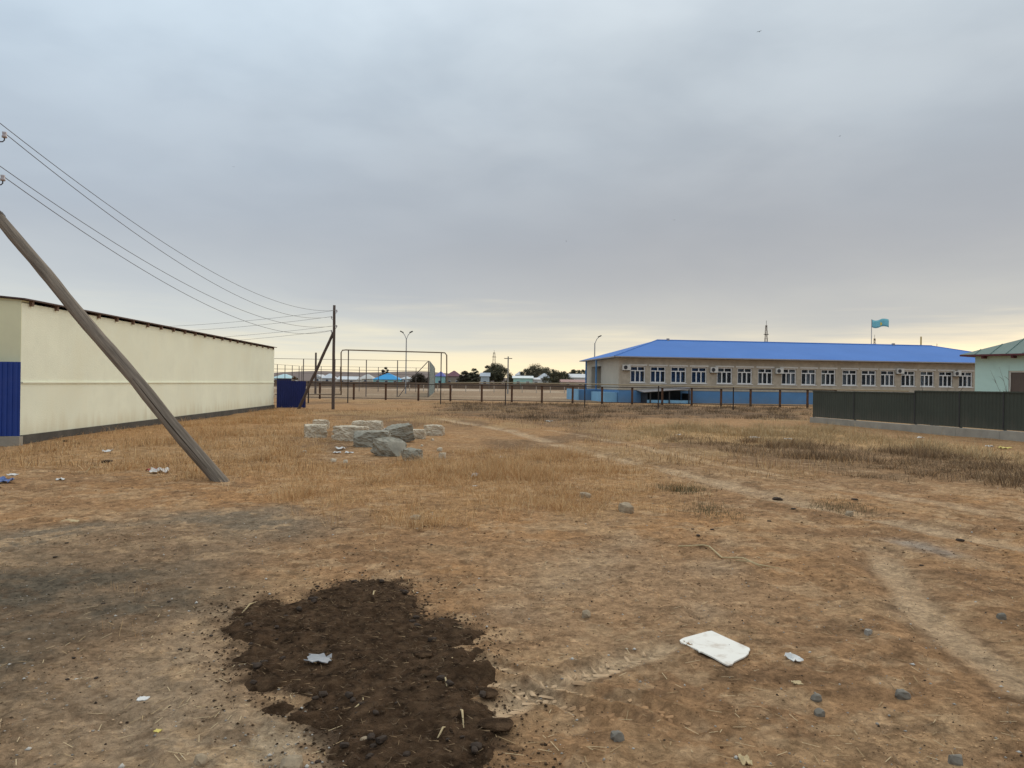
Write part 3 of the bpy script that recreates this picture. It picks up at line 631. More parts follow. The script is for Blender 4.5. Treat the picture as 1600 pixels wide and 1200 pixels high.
def lattice(px, ytop, D, wb, label):
    X_ = XA(px, 600, D); zt = ZA(px, ytop, D); t = thing('radio_mast', (X_, D, 0), label, 'mast', 'distant radio masts')
    n = 10; legs = [(-1, -1), (1, -1), (1, 1), (-1, 1)]; wz = lambda z: wb*(1-.8*z/zt)
    for a, b in legs: MB().tube([(X_+a*wb, D+b*wb, -.3), (X_+a*wb*.2, D+b*wb*.2, zt*.93)], [.11, .07], 5).build('leg', MT['rust'], t)
    q = MB()
    for i in range(n):
        z0 = zt*.93*i/n; z1 = zt*.93*(i+1)/n
        for k in range(4):
            a, b = legs[k], legs[(k+1) % 4]
            q.beam((X_+a[0]*wz(z0), D+a[1]*wz(z0), z0), (X_+b[0]*wz(z1), D+b[1]*wz(z1), z1), .09, .09); q.beam((X_+a[0]*wz(z1), D+a[1]*wz(z1), z1), (X_+b[0]*wz(z1), D+b[1]*wz(z1), z1), .09, .09)
    q.build('bracing', MT['rust'], t); MB().tube([(X_, D, zt*.9), (X_, D, zt)], .08, 6).build('aerial', MT['iron'], t)
    for z in (.62, .8): MB().box(X_-wz(zt*z)-.5, X_+wz(zt*z)+.5, D-.5, D+.5, zt*z, zt*z+.25).build('platform', MT['iron'], t)
lattice(1196, 501, 330, 1.3, 'lattice radio mast rising above the left part of the blue school roof')
lattice(1365.5, 523, 420, 1.5, 'lattice radio mast just right of the flagpole, beyond the school')
lattice(771.5, 547, 430, 1.9, 'lattice radio mast behind the biggest dark tree on the horizon')
vpole('chimney_pole', 1438, 526, 100, .12, .10, 'short yellowish pole above the right end of the school roof', 'pole', cm((.5, .38, .16)))
vpole('aerial_pole', 1463, 537, 100, .04, .03, 'thin aerial right of the yellowish pole above the school roof', 'aerial', MT['iron'])
def street_lamp(px, ytop, D, label, arms):
    t, X_, zt = vpole('street_lamp', px, ytop+8, D, .10, .07, label, 'street lamp', MT['galv'], 'street lamps')
    for s in arms:
        MB().tube([(X_, D, zt-.1), (X_+s*.25, D, zt+.5), (X_+s*.55, D, zt+.85)], .045, 6).build('arm', MT['galv'], t)
        MB().beam((X_+s*.42, D, zt+.80), (X_+s*.85, D, zt+1.0), .26, .15).build('lamp_head', MT['grille'], t)
street_lamp(634, 521, 100, 'tall grey street lamp with two heads in a V behind the court fence', (-1, 1))
street_lamp(928.5, 528, 98, 'single headed street lamp rising behind the left end of the school', (1,))
vpole('utility_pole', 493, 551, 90, .14, .11, 'short dark wooden pole behind the court fence near the far brace', 'utility pole', MT['wood2'])
t, X_, zt = vpole('utility_pole', 793.5, 557, 110, .13, .10, 'pale concrete pole standing beside the biggest dark tree', 'utility pole', cm((.3, .29, .27)))
MB().box(X_-.6, X_+.6, 109.94, 110.06, zt-.35, zt-.25).build('crossarm', MT['iron'], t)

# ================================================================== GREEN FENCE AND MINT HOUSE
gx0 = Vector((13.75, 33.6, 0)); gx1 = Vector((16.1, 23.1, 0)); dG = (gx1-gx0).normalized(); LG = (gx1-gx0).length
gf = thing('sheet_fence', gx0, 'dark green sheet metal fence on a grey concrete footing', 'fence')
def gpos(px):
    k = (px-800)/F; return (gx0.x-k*gx0.y)/(k*dG.y-dG.x)
cuts = [0, gpos(1335), gpos(1430), gpos(1500), gpos(1569)]; cuts += [cuts[-1]+1.9*i for i in range(1, 5)]
for i in range(len(cuts)-1):
    a, b = cuts[i], cuts[i+1]; st_ = 0 if i < 2 else .07
    o = gx0+dG*a; z0 = .27+.012*i; z1 = 1.44+st_+.008*i
    corrugated((o.x, o.y), (dG.x, dG.y), b-a-.002, z0, z1, .14, .009).build('sheet', MT['green'], gf)
    if i: MB().frame(o, dG, dG.cross(up), up, -.02, .02, .012, .022, z0+.01, z1-.01).build('joint_strip', MT['iron'], gf)
    MB().frame(o, dG, dG.cross(up), up, 0, b-a-.01, -.035, .03, z1-.03, z1+.02).build('top_rail', MT['green'], gf)
    MB().frame(o, dG, dG.cross(up), up, -.035, .035, -.09, -.03, 0, z1+.01).build('post', MT['green'], gf)
    MB().frame(o, dG, dG.cross(up), up, .01, b-a, -.16, .16, -.3, z0-.025+random.uniform(-.015, .01)).build('footing', MT['concrete'], gf)
M0 = Vector((25.15, 40, 0)); dM = Vector((2.8, -4, 0)).normalized(); pM = Vector((-dM.y, dM.x, 0)); ML, MW = 13., 9.
mh = thing('mint_house', M0, 'mint green house with green metal roof behind the dark green fence', 'house')
def mf(mb, x0, x1, y0, y1, z0, z1): return mb.frame(M0, dM, pM, up, x0, x1, y0, y1, z0, z1)
mw = MB(); k = (1575-800)/F; wa = (M0.x-k*M0.y)/(k*dM.y-dM.x); wb = wa+1.7
mf(mw, 0, wa, 0, .35, 0, 3.45); mf(mw, wb, ML, 0, .35, 0, 3.45); mf(mw, wa, wb, 0, .35, 0, 1.0); mf(mw, wa, wb, 0, .35, 2.62, 3.45)
mw.build('front_wall', MT['mint'], mh)
mo = MB(); mf(mo, 0, .35, .35, MW, 0, 3.45); mf(mo, .35, ML, MW-.35, MW, 0, 3.45); mf(mo, ML-.35, ML, .35, MW-.35, 0, 3.45); mo.build('rear_walls', MT['mint'], mh)
fr = MB(); mf(fr, wa, wa+.09, .06, .16, 1.0, 2.62); mf(fr, wb-.09, wb, .06, .16, 1.0, 2.62); mf(fr, wa+.09, wb-.09, .06, .16, 1.0, 1.08); mf(fr, wa+.09, wb-.09, .06, .16, 2.54, 2.62); mf(fr, wa+.8, wa+.88, .065, .155, 1.08, 2.54)
fo = fr.build('window', MT['lintel'], mh); mf(MB(), wa+.05, wb-.05, .11, .125, 1.04, 2.58).build('pane', cm((.10, .075, .065), .25), fo)
OVm = .55; zm = 3.50; cor = [(-OVm, -OVm), (ML+OVm, -OVm), (ML+OVm, MW+OVm), (-OVm, MW+OVm)]
em = [M0+dM*x+pM*y+up*zm for x, y in cor]; hr = zm+(MW/2+OVm)*.40; q0 = M0+dM*(MW/2)+pM*(MW/2)+up*hr; q1 = M0+dM*(ML-MW/2)+pM*(MW/2)+up*hr
MB().add(em+[q0, q1], [(0,1,5,4),(1,2,5),(2,3,4,5),(3,0,4)]).build('roof', MT['greenroof'], mh)
lm = [p-up*.09 for p in em]; MB().add(em+lm, [(0,4,5,1),(1,5,6,2),(2,6,7,3),(3,7,4,0),(4,7,6,5)]).build('eave', MT['maroon'], mh)
rr_ = mh.children[-2]
for i in range(18):
    x = .2+i*.75; f = min(1, (x+OVm)/(MW/2+OVm), (ML+OVm-x)/(MW/2+OVm))
    a = M0+dM*x+pM*(-OVm+.02)+up*(zm+.015); b = M0+dM*x+pM*(-OVm+(MW/2+OVm)*f*.98)+up*(zm+.015+(hr-zm)*f*.98); MB().beam(a, b, .03, .03).build('seam', MT['greenroof'], rr_)
for i in range(8):
    mf(MB(), .5+i*1.4, .6+i*1.4, -.5, -.002, zm-.22, zm-.10).build('rafter', MT['maroon'], mh)

# ================================================================== BARE SHRUBS
def shrub(base, h, seed, label, n=9, leaves=0):
    rr = random.Random(seed); t = thing('bare_shrub', base, label, 'shrub', 'bare shrubs'); b = Vector(base)
    mb = MB()
    for i in range(n):
        a = rr.uniform(0, 6.28); ln = rr.uniform(.15, .5); hh = h*rr.uniform(.6, 1); p = b+Vector((rr.uniform(-.05, .05), rr.uniform(-.05, .05), -.05)); pts = [p]
        for k in range(4): p = p+Vector((math.cos(a)*ln*hh/4+rr.uniform(-.06, .06), math.sin(a)*ln*hh/4, hh/4)); pts.append(p)
        mb.tube(pts, [.016, .012, .009, .006, .003], 5)
        for k in range(3):
            q = pts[rr.randint(1, 3)]; a2 = a+rr.uniform(-1.5, 1.5); e2 = q+Vector((math.cos(a2)*.22, math.sin(a2)*.22, rr.uniform(.15, .4))); mb.tube([q, (q+e2)/2+Vector((0, 0, .03)), e2], [.007, .005, .002], 4)
    mb.build('stems', MT['bark'], t)
shrub((15.9+XA(1450, 600, 27.8)-15.9+.45, 28.2, 0), 1.95, 3, 'bare leafless shrub poking above the green fence', 12)
shrub((XA(1583, 600, 36.2), 36.2, 0), 3.1, 5, 'tall bare shrub in front of the mint house window', 10)

# ================================================================== TREES AND HOUSES FAR AWAY
def tree(px, ytop, wpx, D, label, seed, tone=(.085, .086, .058), squash=1.0, nl=4200):  # default tone has the haze mixed in: lighter, greyer green
    rr = np.random.default_rng(seed); X_ = XA(px, 600, D); ht = ZA(px, ytop, D); wd = wpx*D/F
    t = thing('tree', (X_, D, 0), label, 'tree', 'trees on the horizon')
    tk = MB(); tk.tube([(X_, D, -.3), (X_+.1, D, ht*.3), (X_-.1, D, ht*.65)], [.22, .16, .06], 7)
    for k in range(5):
        a = rr.uniform(0, 6.28); tk.tube([(X_, D, ht*(.2+.07*k)), (X_+math.cos(a)*wd*.18, D+math.sin(a)*wd*.18, ht*(.45+.05*k)), (X_+math.cos(a)*wd*.36, D+math.sin(a)*wd*.36, ht*(.62+.05*k))], [.1, .06, .02], 5)
    tk.build('trunk', MT['bark'], t)
    nc = 46; wd *= 1.22; nl = int(nl*1.8); ox = np.clip(rr.normal(0, .27, nc), -.46, .46); oy = np.clip(rr.normal(0, .27, nc), -.46, .46)
    cr_ = wd*rr.uniform(.09, .19, nc); topz = ht*(1-.45*(ox/.5)**2)-cr_*.7
    cc = np.c_[ox*wd, oy*wd, ht*.14+(topz-ht*.14)*rr.random(nc)**.75]
    k = rr.integers(0, nc, nl); d = rr.normal(0, 1, (nl, 3)); d /= np.linalg.norm(d, axis=1)[:, None]; rad = cr_[k]*rr.uniform(.45, 1.12, nl)
    c = cc[k]+d*rad[:, None]*np.array([1, 1, .8]); c[:, 2] = np.clip(c[:, 2], ht*.10, ht)
    e1 = rr.normal(0, 1, (nl, 3)); e1 /= np.linalg.norm(e1, axis=1)[:, None]; e2 = np.cross(e1, d); s = rr.uniform(.10, .24, nl)[:, None]*min(1, D/150)
    P = np.stack([c-e1*s, c+e2*s*.6, c+e1*s, c-e2*s*.6], 1).reshape(-1, 3)
    Tq = np.arange(nl*4).reshape(-1, 4)
    cl_ = np.repeat(np.array(tone)[None]*rr.uniform(.6, 1.5, (nl, 1))*np.where(rr.random((nl, 1)) < .2, np.array([[1.5, 1.2, .9]]), 1), 4, 0)
    o = fastmesh('crown', P*1.0, Tq, MT['leaf'], cl_, 4); o.parent = t; o.location = (0, 0, 0)
tree(776, 567, 36, 245, 'largest dark round tree on the horizon in front of the mast', 1, nl=8000)
tree(762, 570, 16, 255, 'lighter ragged tree leaning on the left side of the largest dark tree', 2, (.11, .10, .075))
tree(838, 568, 40, 250, 'wide loose tree above the long mint house', 3, (.10, .098, .068), nl=6000)
tree(866, 576, 26, 232, 'low dark tree just right of the grey hip roofed house', 4, nl=3000)
tree(742, 575, 18, 250, 'small dark tree left of the largest tree', 5)
tree(725, 578, 16, 252, 'small ragged tree right of the dark red roofed house', 6, (.06, .055, .04))
tree(895, 576, 18, 270, 'pale olive tree behind the white house beside the school', 7, (.06, .06, .04))
tree(910, 575, 20, 262, 'dark tree touching the left end of the school', 8)
tree(656, 582, 26, 225, 'low dark bushy tree behind the sheeted court side', 9, (.05, .045, .035), nl=3000)
tree(602, 573, 12, 290, 'small tree behind the bright blue roofed house', 10, (.07, .06, .05))
tree(800, 585, 14, 240, 'small tree between the pale pole and the mint house', 11)
tree(852, 573, 30, 256, 'loose grey green tree behind the grey hip roof', 21, (.11, .105, .08))
tree(821, 576, 20, 262, 'low tree at the left foot of the wide loose tree', 22)
tree(880, 580, 26, 248, 'dark low tree between the grey roof and the white house', 23)
tree(733, 582, 22, 262, 'low olive tree between the two small dark trees', 24, (.10, .095, .07))
tree(462, 587, 16, 62, 'tan dry bush behind the short navy fence', 12, (.15, .10, .06), nl=900)
def house(px0, px1, ywall, yroof, D, wc, rc, label, kind='hip', depth=8.):
    x0, x1 = XA(px0, 600, D), XA(px1, 600, D); zw = ZA((px0+px1)/2, ywall, D); zr_ = ZA((px0+px1)/2, yroof, D); zw = max(zw, 2.0); zr_ = max(zr_, zw+.25)
    t = thing('village_house', ((x0+x1)/2, D, 0), label, 'house', 'village houses on the horizon')
    MB().box(x0, x1, D, D+depth, -.3, zw).build('wall', cm(wc), t)
    o = .35; a = [(x0-o, D-o, zw+.004), (x1+o, D-o, zw+.004), (x1+o, D+depth+o, zw+.004), (x0-o, D+depth+o, zw+.004)]; ym = D+depth/2; h = min(depth/2, (x1-x0)/2.2)
    if kind == 'hip': v = a+[(x0+h, ym, zr_), (x1-h, ym, zr_)]; f = [(0,1,5,4),(1,2,5),(2,3,4,5),(3,0,4),(3,2,1,0)]
    elif kind == 'gable': v = a+[((x0+x1)/2, D-o, zr_), ((x0+x1)/2, D+depth+o, zr_)]; f = [(0,1,4),(1,2,5,4),(2,3,5),(3,0,4,5),(3,2,1,0)]
    elif kind == 'ridge': v = a+[(x0-o, ym, zr_), (x1+o, ym, zr_)]; f = [(0,1,5,4),(1,2,5),(2,3,4,5),(3,0,4),(3,2,1,0)]
    MB().add(v, f).build('roof', cm(rc, .6), t)
    n = max(1, int((x1-x0)/2.6))
    for i in range(n):
        xc = x0+(x1-x0)*(i+.5)/n; wz = min(zw-.3, 2.3)
        wo = MB().box(xc-.55, xc+.55, D-.05, D-.002, .95, wz).build('window', MT['white'], t); MB().box(xc-.47, xc+.47, D-.07, D-.052, 1.03, wz-.08).build('pane', MT['glass'], wo)
W_ = (.62, .62, .60); TQ = (.28, .52, .52)
house(424, 455, 591, 584, 250, W_, (.45, .62, .64), 'pale house with light turquoise roof beside the warehouse end')
house(489, 502, 590, 585, 262, W_, (.55, .56, .57), 'small white gabled house left of the far pole', 'gable')
house(503, 519, 591, 583, 250, (.5, .5, .49), (.52, .55, .58), 'pale house with tall grey white roof behind the far pole')
house(527, 556, 593, 588, 240, (.5, .48, .45), (.62, .64, .65), 'long low house with flat white roof inside the pipe loop', 'ridge')
house(560, 582, 592, 584, 265, (.55, .51, .43), (.48, .47, .44), 'beige house left of the bright blue roofed house')
house(583, 624, 593, 583, 245, TQ, (.03, .30, .62), 'turquoise house with bright blue hip roof')
house(625, 641, 592, 588, 250, W_, (.5, .53, .55), 'small white house behind the double headed street lamp')
house(680, 694, 588, 580, 255, TQ, (.10, .11, .35), 'mint house with indigo roof right of the sheeted court side')
house(696, 720, 588, 579, 260, (.36, .30, .24), (.14, .05, .065), 'tan house with dark red hip roof')
house(751, 764, 588, 582, 236, (.40, .46, .50), (.36, .40, .44), 'small grey blue house left of the largest tree', 'ridge')
house(802, 832, 591, 587, 225, (.36, .58, .52), (.66, .70, .68), 'long mint house with white roof beside the pale pole', 'ridge')
house(832, 843, 593, 590, 226, W_, (.6, .6, .6), 'small white annex between the mint house and the grey roof', 'ridge')
house(840, 862, 591, 583, 238, (.6, .6, .58), (.40, .43, .45), 'white house with grey hip roof right of the mint house')
house(805, 819, 586, 580, 300, (.5, .5, .5), (.45, .47, .48), 'far grey roofed house glimpsed over the mint house')
house(890, 915, 590, 584, 250, (.66, .66, .64), (.6, .6, .6), 'white house beside the left end of the school', 'ridge')
house(878, 916, 597, 593, 215, (.5, .44, .38), (.30, .16, .14), 'low shed with reddish roof in front of the white house', 'ridge')
mw_ = thing('mud_wall', (-10, 200, 0), 'long low brown wall in front of the village houses', 'wall')
for i in range(26):
    x = -75+i*4.3; MB().box(x, x+4.26, 200+.1*(i % 3), 200.35+.1*(i % 3), -.3, 1.35+.25*random.random()).build('wall_section', MT['mud'], mw_)
ff = thing('post_fence', (-10, 125, 0), 'far pale fence of thin posts across the earth yard', 'fence')
pp = []
for px in range(640, 905, 22):
    X_ = XA(px, 600, 125); MB().box(X_-.06, X_+.06, 124.94, 125.06, -.3, 1.2).build('post', cm((.42, .36, .3)), ff); pp.append((X_, 125, 1.15))
MB().tube(pp, .03, 5).build('rail', cm((.42, .36, .3)), ff)

# ================================================================== STONE BLOCKS
def rock(name, loc, size, rot, seed, m, label=None, cat='stone', group=None, blocky=.75, tilt=(0, 0), sink=.15, sub=4):
    """irregular block: a subdivided cube pushed between box and sphere, with broken facets"""
    n = sub; idx = {}; V = []; Fq = []
    def vid(p):
        k = tuple(np.round(p, 5))
        if k not in idx: idx[k] = len(V); V.append(p)
        return idx[k]
    for ax in range(3):
        for sg in (-1, 1):
            for i in range(n):
                for j in range(n):
                    q = []
                    for a, b in ((i, j), (i+1, j), (i+1, j+1), (i, j+1)):
                        p = [0, 0, 0]; p[ax] = sg; p[(ax+1) % 3] = -1+2*a/n; p[(ax+2) % 3] = -1+2*b/n; q.append(vid(np.array(p, float)))
                    Fq.append(tuple(q if sg > 0 else q[::-1]))
    V = np.array(V); S = V/np.linalg.norm(V, axis=1)[:, None]*1.25
    P = V*blocky+S*(1-blocky); s = seed*13.7
    nz = fbm(P[:, 0]*1.4+s+P[:, 2]*.9, P[:, 1]*1.4+P[:, 2]*1.3-s, seed, 3)-.5
    P = P*(1+nz[:, None]*(.42 if blocky < .8 else .2)); rg = np.random.default_rng(seed); P += rg.normal(0, .028, P.shape)+(P*(fbm(P[:, 0]*5+s, P[:, 1]*5+P[:, 2]*4, seed+3, 3)-.5)[:, None]*.16 if sub > 6 else 0)
    for k in range(3):                                     # knock corners off
        d = rg.normal(0, 1, 3); d[2] = abs(d[2]); d /= np.linalg.norm(d); ex = P@d-(rg.uniform(.85, 1.1) if blocky < .8 else rg.uniform(1.15, 1.4)); P -= np.clip(ex, 0, None)[:, None]*d
    P = P*np.array(size)/2
    R_ = np.array((Matrix.Rotation(rot, 3, 'Z') @ Matrix.Rotation(tilt[0], 3, 'X') @ Matrix.Rotation(tilt[1], 3, 'Y')))
    P = P@R_.T; zmin = P[:, 2].min(); ht_ = P[:, 2].max()-zmin; P[:, 2] -= zmin+ht_*sink
    me = bpy.data.meshes.new(name); me.from_pydata([tuple(p) for p in P], [], Fq); me.update()
    o = link(name, me, m, None, False, (loc[0], loc[1], loc[2] if len(loc) > 2 else H(loc[0], loc[1])), label=label, cat=cat, group=group)
    return o
SG = 'stone blocks dumped in the dry grass'
blk = [ # px centre, py base, width px, height px, depth m, rot, mat, label, tilt
 (489, 685, 36, 23, .75, .12, 'stone', 'pale squared stone block at the left end of the pile'),
 (499, 671, 26, 16, .6, -.1, 'stone', 'flat pale stone half hidden behind the leftmost block'),
 (546, 690, 54, 26, .8, .1, 'stone', 'long pale stone block second from the left front'),
 (561, 672, 26, 15, .6, .5, 'stone', 'rounded pale stone at the back of the pile, left of its twin'),
 (582, 674, 30, 17, .6, -.3, 'stone', 'pale stone at the back of the pile with a peaked top'),
 (578, 700, 58, 28, .8, -.05, 'stone2', 'dark grey flat topped block at the middle of the pile'),
 (622, 693, 44, 26, .7, .35, 'stone2', 'grey slab tilted up at the right of the middle block'),
 (651, 687, 26, 16, .5, .2, 'stone', 'small pale stone tucked right of the tilted slab'),
 (606, 712, 52, 26, .7, -.5, 'stone2', 'broken grey boulder with a dark hollow at the front of the pile'),
 (643, 718, 32, 21, .5, .3, 'stone2', 'rounded grey speckled boulder at the front right of the pile'),
 (677, 682, 32, 18, .6, -.2, 'stone', 'pale angular stone standing apart right of the pile'),
 (691, 714, 11, 9, .16, .2, 'stone', 'small pale stone in the grass right of the boulders'),
]
rg2 = random.Random(2)
for i, (px, py, wp, hp, dp, rot, m, lab) in enumerate(blk):
    x, y = G(px, py); s = y/F; tl = (0.0, 0.0)
    if i == 6: tl = (.1, -.22)
    if i == 8: tl = (.15, .3)
    rock('stone_block', (x, y+dp*.35), (wp*s*.90, dp*.8, hp*s*.98), rot*.5+rg2.uniform(-.25, .25), 20+i, MT[m], lab, 'stone', SG, .88 if i not in (3, 9, 8) else .6, tl, .16, 14)

rg_ = random.Random(5)
for i in range(16):
    px, py = rg_.uniform(475, 700), rg_.uniform(676, 722); x, y = G(px, py); q = rg_.uniform(.05, .13)
    rock('rubble_stone', (x, y), (q, q*.8, q*.7), rg_.uniform(0, 3), 430+i, MT['stone'], 'small rubble stone lying in the grass round the stone blocks', 'stone', 'small rubble round the stone blocks', .6, sub=4)
# ================================================================== MANURE PATCH
def build_manure():
    P = np.array(MANURE); x0, x1, y0, y1 = P[:, 0].min()-.3, P[:, 0].max()+.3, 2.2, P[:, 1].max()+.3
    st_ = .014; xs = np.arange(x0, x1, st_); ys = np.arange(y0, y1, st_); gx, gy = np.meshgrid(xs, ys); x = gx.ravel(); y = gy.ravel()
    wx_ = x+(fbm(x*7, y*7, 201, 4)-.5)*.34; wy_ = y+(fbm(x*7, y*7, 205, 4)-.5)*.5
    d = poly_sd(wx_, wy_, MANURE)
    z = height(x, y)-.02+.036*sstep(d, -.08, .10)+sstep(d, -.05, .12)*((fbm(x*9, y*9, 211, 4, .6)-.4)*.03+(fbm(x*28, y*28, 215, 3, .6)-.5)*.030+sstep(fbm(x*3.3, y*3.3, 219, 2), .55, .75)*.015)
    nx_ = len(xs); keep = (d > -.09).reshape(len(ys), nx_)
    cell = keep[:-1, :-1] & keep[1:, :-1] & keep[:-1, 1:] & keep[1:, 1:]; jj, ii = np.nonzero(cell); a = jj*nx_+ii
    Q = np.stack([a, a+1, a+nx_+1, a+nx_], -1); used = np.unique(Q); mp = np.full(len(x), -1); mp[used] = np.arange(len(used))
    o = fastmesh('manure_patch', np.c_[x, y, z][used], mp[Q], MT['manure'], None, 4, label='dark brown manure patch spread on the bare ground', cat='manure')
    o.data.polygons.foreach_set('use_smooth', [True]*len(o.data.polygons))
build_manure()
# clods of manure
for i in range(60):
    for _ in range(50):
        px, py = random.uniform(350, 800), random.uniform(905, 1195); x, y = G(px, py)
        d = float(poly_sd(np.array([x]), np.array([y]), MANURE)[0])
        if d > -.14 and (d < .25 or random.random() < .2): break
    s = random.uniform(.012, .036) if d > 0 else random.uniform(.008, .024)
    rock('manure_clod', (x, y, H(x, y)+(.02 if d > 0 else -.004)), (s*1.4, s, s*.6), random.uniform(0, 3), 300+i, MT['dung'], 'dark crumbly clod of manure on the manure patch', 'clod', 'manure clods on the dark patch', .4, sub=3)
# flat cakes on the right rim
for i, (px, py, s) in enumerate(((660, 1028, .17), (705, 1118, .2), (762, 1092, .16), (775, 1140, .24))):
    x, y = G(px, py); rock('dung_cake', (x, y, H(x, y)+.012), (s*.6, s*.5, .022), i, 380+i, MT['manure'], ('small', 'broad', 'thin', 'largest')[i]+' flat cake of dung ' + ('near the middle of the manure patch', 'in the lower right of the manure patch', 'on the right rim of the manure patch', 'at the lower right rim of the manure patch')[i], 'dung', None, .3, sub=5)

# ================================================================== LITTER
x, y = G(1117, 1022)
cor = [G(*p) for p in ((1062, 1006), (1068, 1002), (1106, 990.5), (1112, 989.5), (1140, 1003), (1171, 1017.5), (1172, 1021), (1169.5, 1023), (1170, 1026), (1164, 1032), (1155, 1036.5), (1147, 1041), (1144, 1045), (1138, 1046.5), (1133, 1045), (1113, 1033), (1096, 1024.5), (1092, 1024.5), (1091, 1022), (1064, 1009.5))]
_A = np.array([(a, b, 1) for a, b in cor]); _h = np.array([H(a, b) for a, b in cor]); _p = np.linalg.lstsq(_A, _h, rcond=None)[0]; _z = _A@_p; _z += (_h-_z).max()*.6+.004
v0 = [(a, b, float(q)) for (a, b), q in zip(cor, _z)]; v1 = [(a, b, z+.004) for a, b, z in v0]; n = len(cor)
MB().add([(a, b, z-.004) for a, b, z in v0]+v1, [tuple(range(n)), tuple(range(2*n-1, n-1, -1))]+[(i, i+n, (i+1) % n+n, (i+1) % n) for i in range(n)]).build('foam_board', MT['foam'], None, label='dirty white foam board with a broken corner lying on the soil', cat='board')
def scrap(px, py, wpx, hpx, m, name, label, cat='litter', seed=0, thick=.004, crum=.35):
    """crumpled sheet lying on the ground, about wpx x hpx photo pixels large"""
    rr = np.random.default_rng(seed+500); x, y = G(px, py); s = y/F; w_ = wpx*s; d_ = max(w_*.55, min(hpx*s*2.2, w_*1.6)); hh = hpx*s*.75
    n = 5; V = []; Fq = []
    for j in range(n+1):
        for i in range(n+1):
            a, b = i/n-.5, j/n-.5; V.append([a*w_*(1+.3*rr.normal()*.4), b*d_*(1+.3*rr.normal()*.4), abs(rr.normal(0, .5))*hh*crum*2+hh*.15])
    V = np.array(V); V[:, 2] = np.minimum(V[:, 2], hh); r_ = rr.uniform(-.5, .5); c_, s_ = math.cos(r_), math.sin(r_); V[:, :2] = V[:, :2]@np.array([[c_, -s_], [s_, c_]])
    for j in range(n):
        for i in range(n): a = j*(n+1)+i; Fq.append((a, a+1, a+n+2, a+n+1))
    me = bpy.data.meshes.new(name); me.from_pydata([tuple(v) for v in V], [], Fq); me.update()
    o = link(name, me, m, None, False, (x, y, H(x, y)), label=label, cat=cat); md = o.modifiers.new('thick', 'SOLIDIFY'); md.thickness = thick
    return o
scrap(250, 738, 26, 11, MT['paper'], 'torn_carton', 'torn white carton near the foot of the leaning brace', seed=1)
scrap(238, 736, 12, 7, MT['redpaper'], 'carton_flap', 'faded red carton flap left of the torn white carton', seed=2)
scrap(168, 707, 10, 6, MT['paper'], 'crumpled_paper', 'crumpled whitish paper in the grass by the warehouse', seed=3)
scrap(20, 744, 16, 5, MT['paper'], 'paper_scrap', 'flat pale scrap at the far left above the blue wrapper', seed=4)
scrap(8, 756, 18, 13, MT['bluelit'], 'blue_wrapper', 'crumpled blue wrapper at the left edge of the picture', seed=5)
scrap(94, 750, 11, 5, MT['paper'], 'paper_scrap', 'small white scrap right of the blue wrapper', seed=6)
scrap(532, 703, 10, 7, MT['paper'], 'plastic_cup', 'white crumpled cup left of the broken boulder', seed=7, crum=.6)
scrap(527, 708, 9, 5, MT['paper'], 'paper_scrap', 'white scrap just below the crumpled cup', seed=8)
scrap(546, 708, 12, 4, MT['paper'], 'paper_scrap', 'thin white scrap between cup and broken boulder', seed=9)
scrap(600, 661+12, 9, 5, MT['paper'], 'paper_scrap', 'white scrap behind the pile of stone blocks', seed=10)
scrap(742, 746, 9, 10, MT['paper'], 'plastic_bottle', 'upright crumpled pale plastic in the middle of the dry grass', seed=11, crum=.6)
scrap(742, 759, 8, 3, MT['paper'], 'paper_scrap', 'tiny white scrap below the upright pale plastic', seed=12)
scrap(785, 715, 12, 4, MT['paper'], 'paper_scrap', 'pale scrap in the grass right of the stone pile', seed=13)
scrap(857, 659, 11, 3, MT['paper'], 'paper_scrap', 'white scrap on the field below the left end of the school', seed=14)
scrap(1060, 680, 8, 4, MT['paper'], 'paper_scrap', 'white scrap on the pale grass strip, left one', seed=15)
scrap(1180, 684, 15, 3, MT['paper'], 'paper_scrap', 'long white scrap at the edge of the dark weeds', seed=16)
scrap(1231, 686, 11, 4, MT['paper'], 'paper_scrap', 'white scrap below the corner of the green fence', seed=17)
scrap(1437, 684, 11, 4, MT['paper'], 'paper_scrap', 'white scrap close to the green fence footing', seed=18)
scrap(1547, 697, 12, 4, MT['paper'], 'plastic_bag', 'white bag in the grass by the green fence, beside a yellow one', seed=19)
scrap(1569, 700, 20, 7, MT['yellow'], 'plastic_bag', 'yellow bag in the grass by the green fence', seed=20)
scrap(1240, 1033, 17, 13, MT['paper'], 'paper_scrap', 'pointed white paper scrap right of the foam board', seed=21, crum=.25)
scrap(1246, 1069, 14, 6, MT['straw'], 'wood_chip', 'pale chip below the pointed paper scrap', seed=22, crum=.15)
scrap(497, 1038, 38, 12, MT['galv'], 'plastic_scrap', 'grey white plastic scrap on the manure patch', seed=23, crum=.3).location.z += .032
scrap(113, 811, 28, 4, MT['straw'], 'wood_sliver', 'pale wood sliver lying on grey ground at the left', seed=24, crum=.1)
scrap(1165, 1190, 16, 16, MT['straw'], 'dry_leaf', 'pale dry leaf at the bottom edge below the foam board', seed=25, crum=.2)
scrap(246, 1142, 10, 4, MT['yellow'], 'yellow_chip', 'small yellow chip on the ground at the lower left', seed=26, crum=.1)
scrap(224, 1091, 16, 7, MT['paper'], 'pale_chip', 'small whitish chip up left of the yellow chip', seed=27, crum=.15)
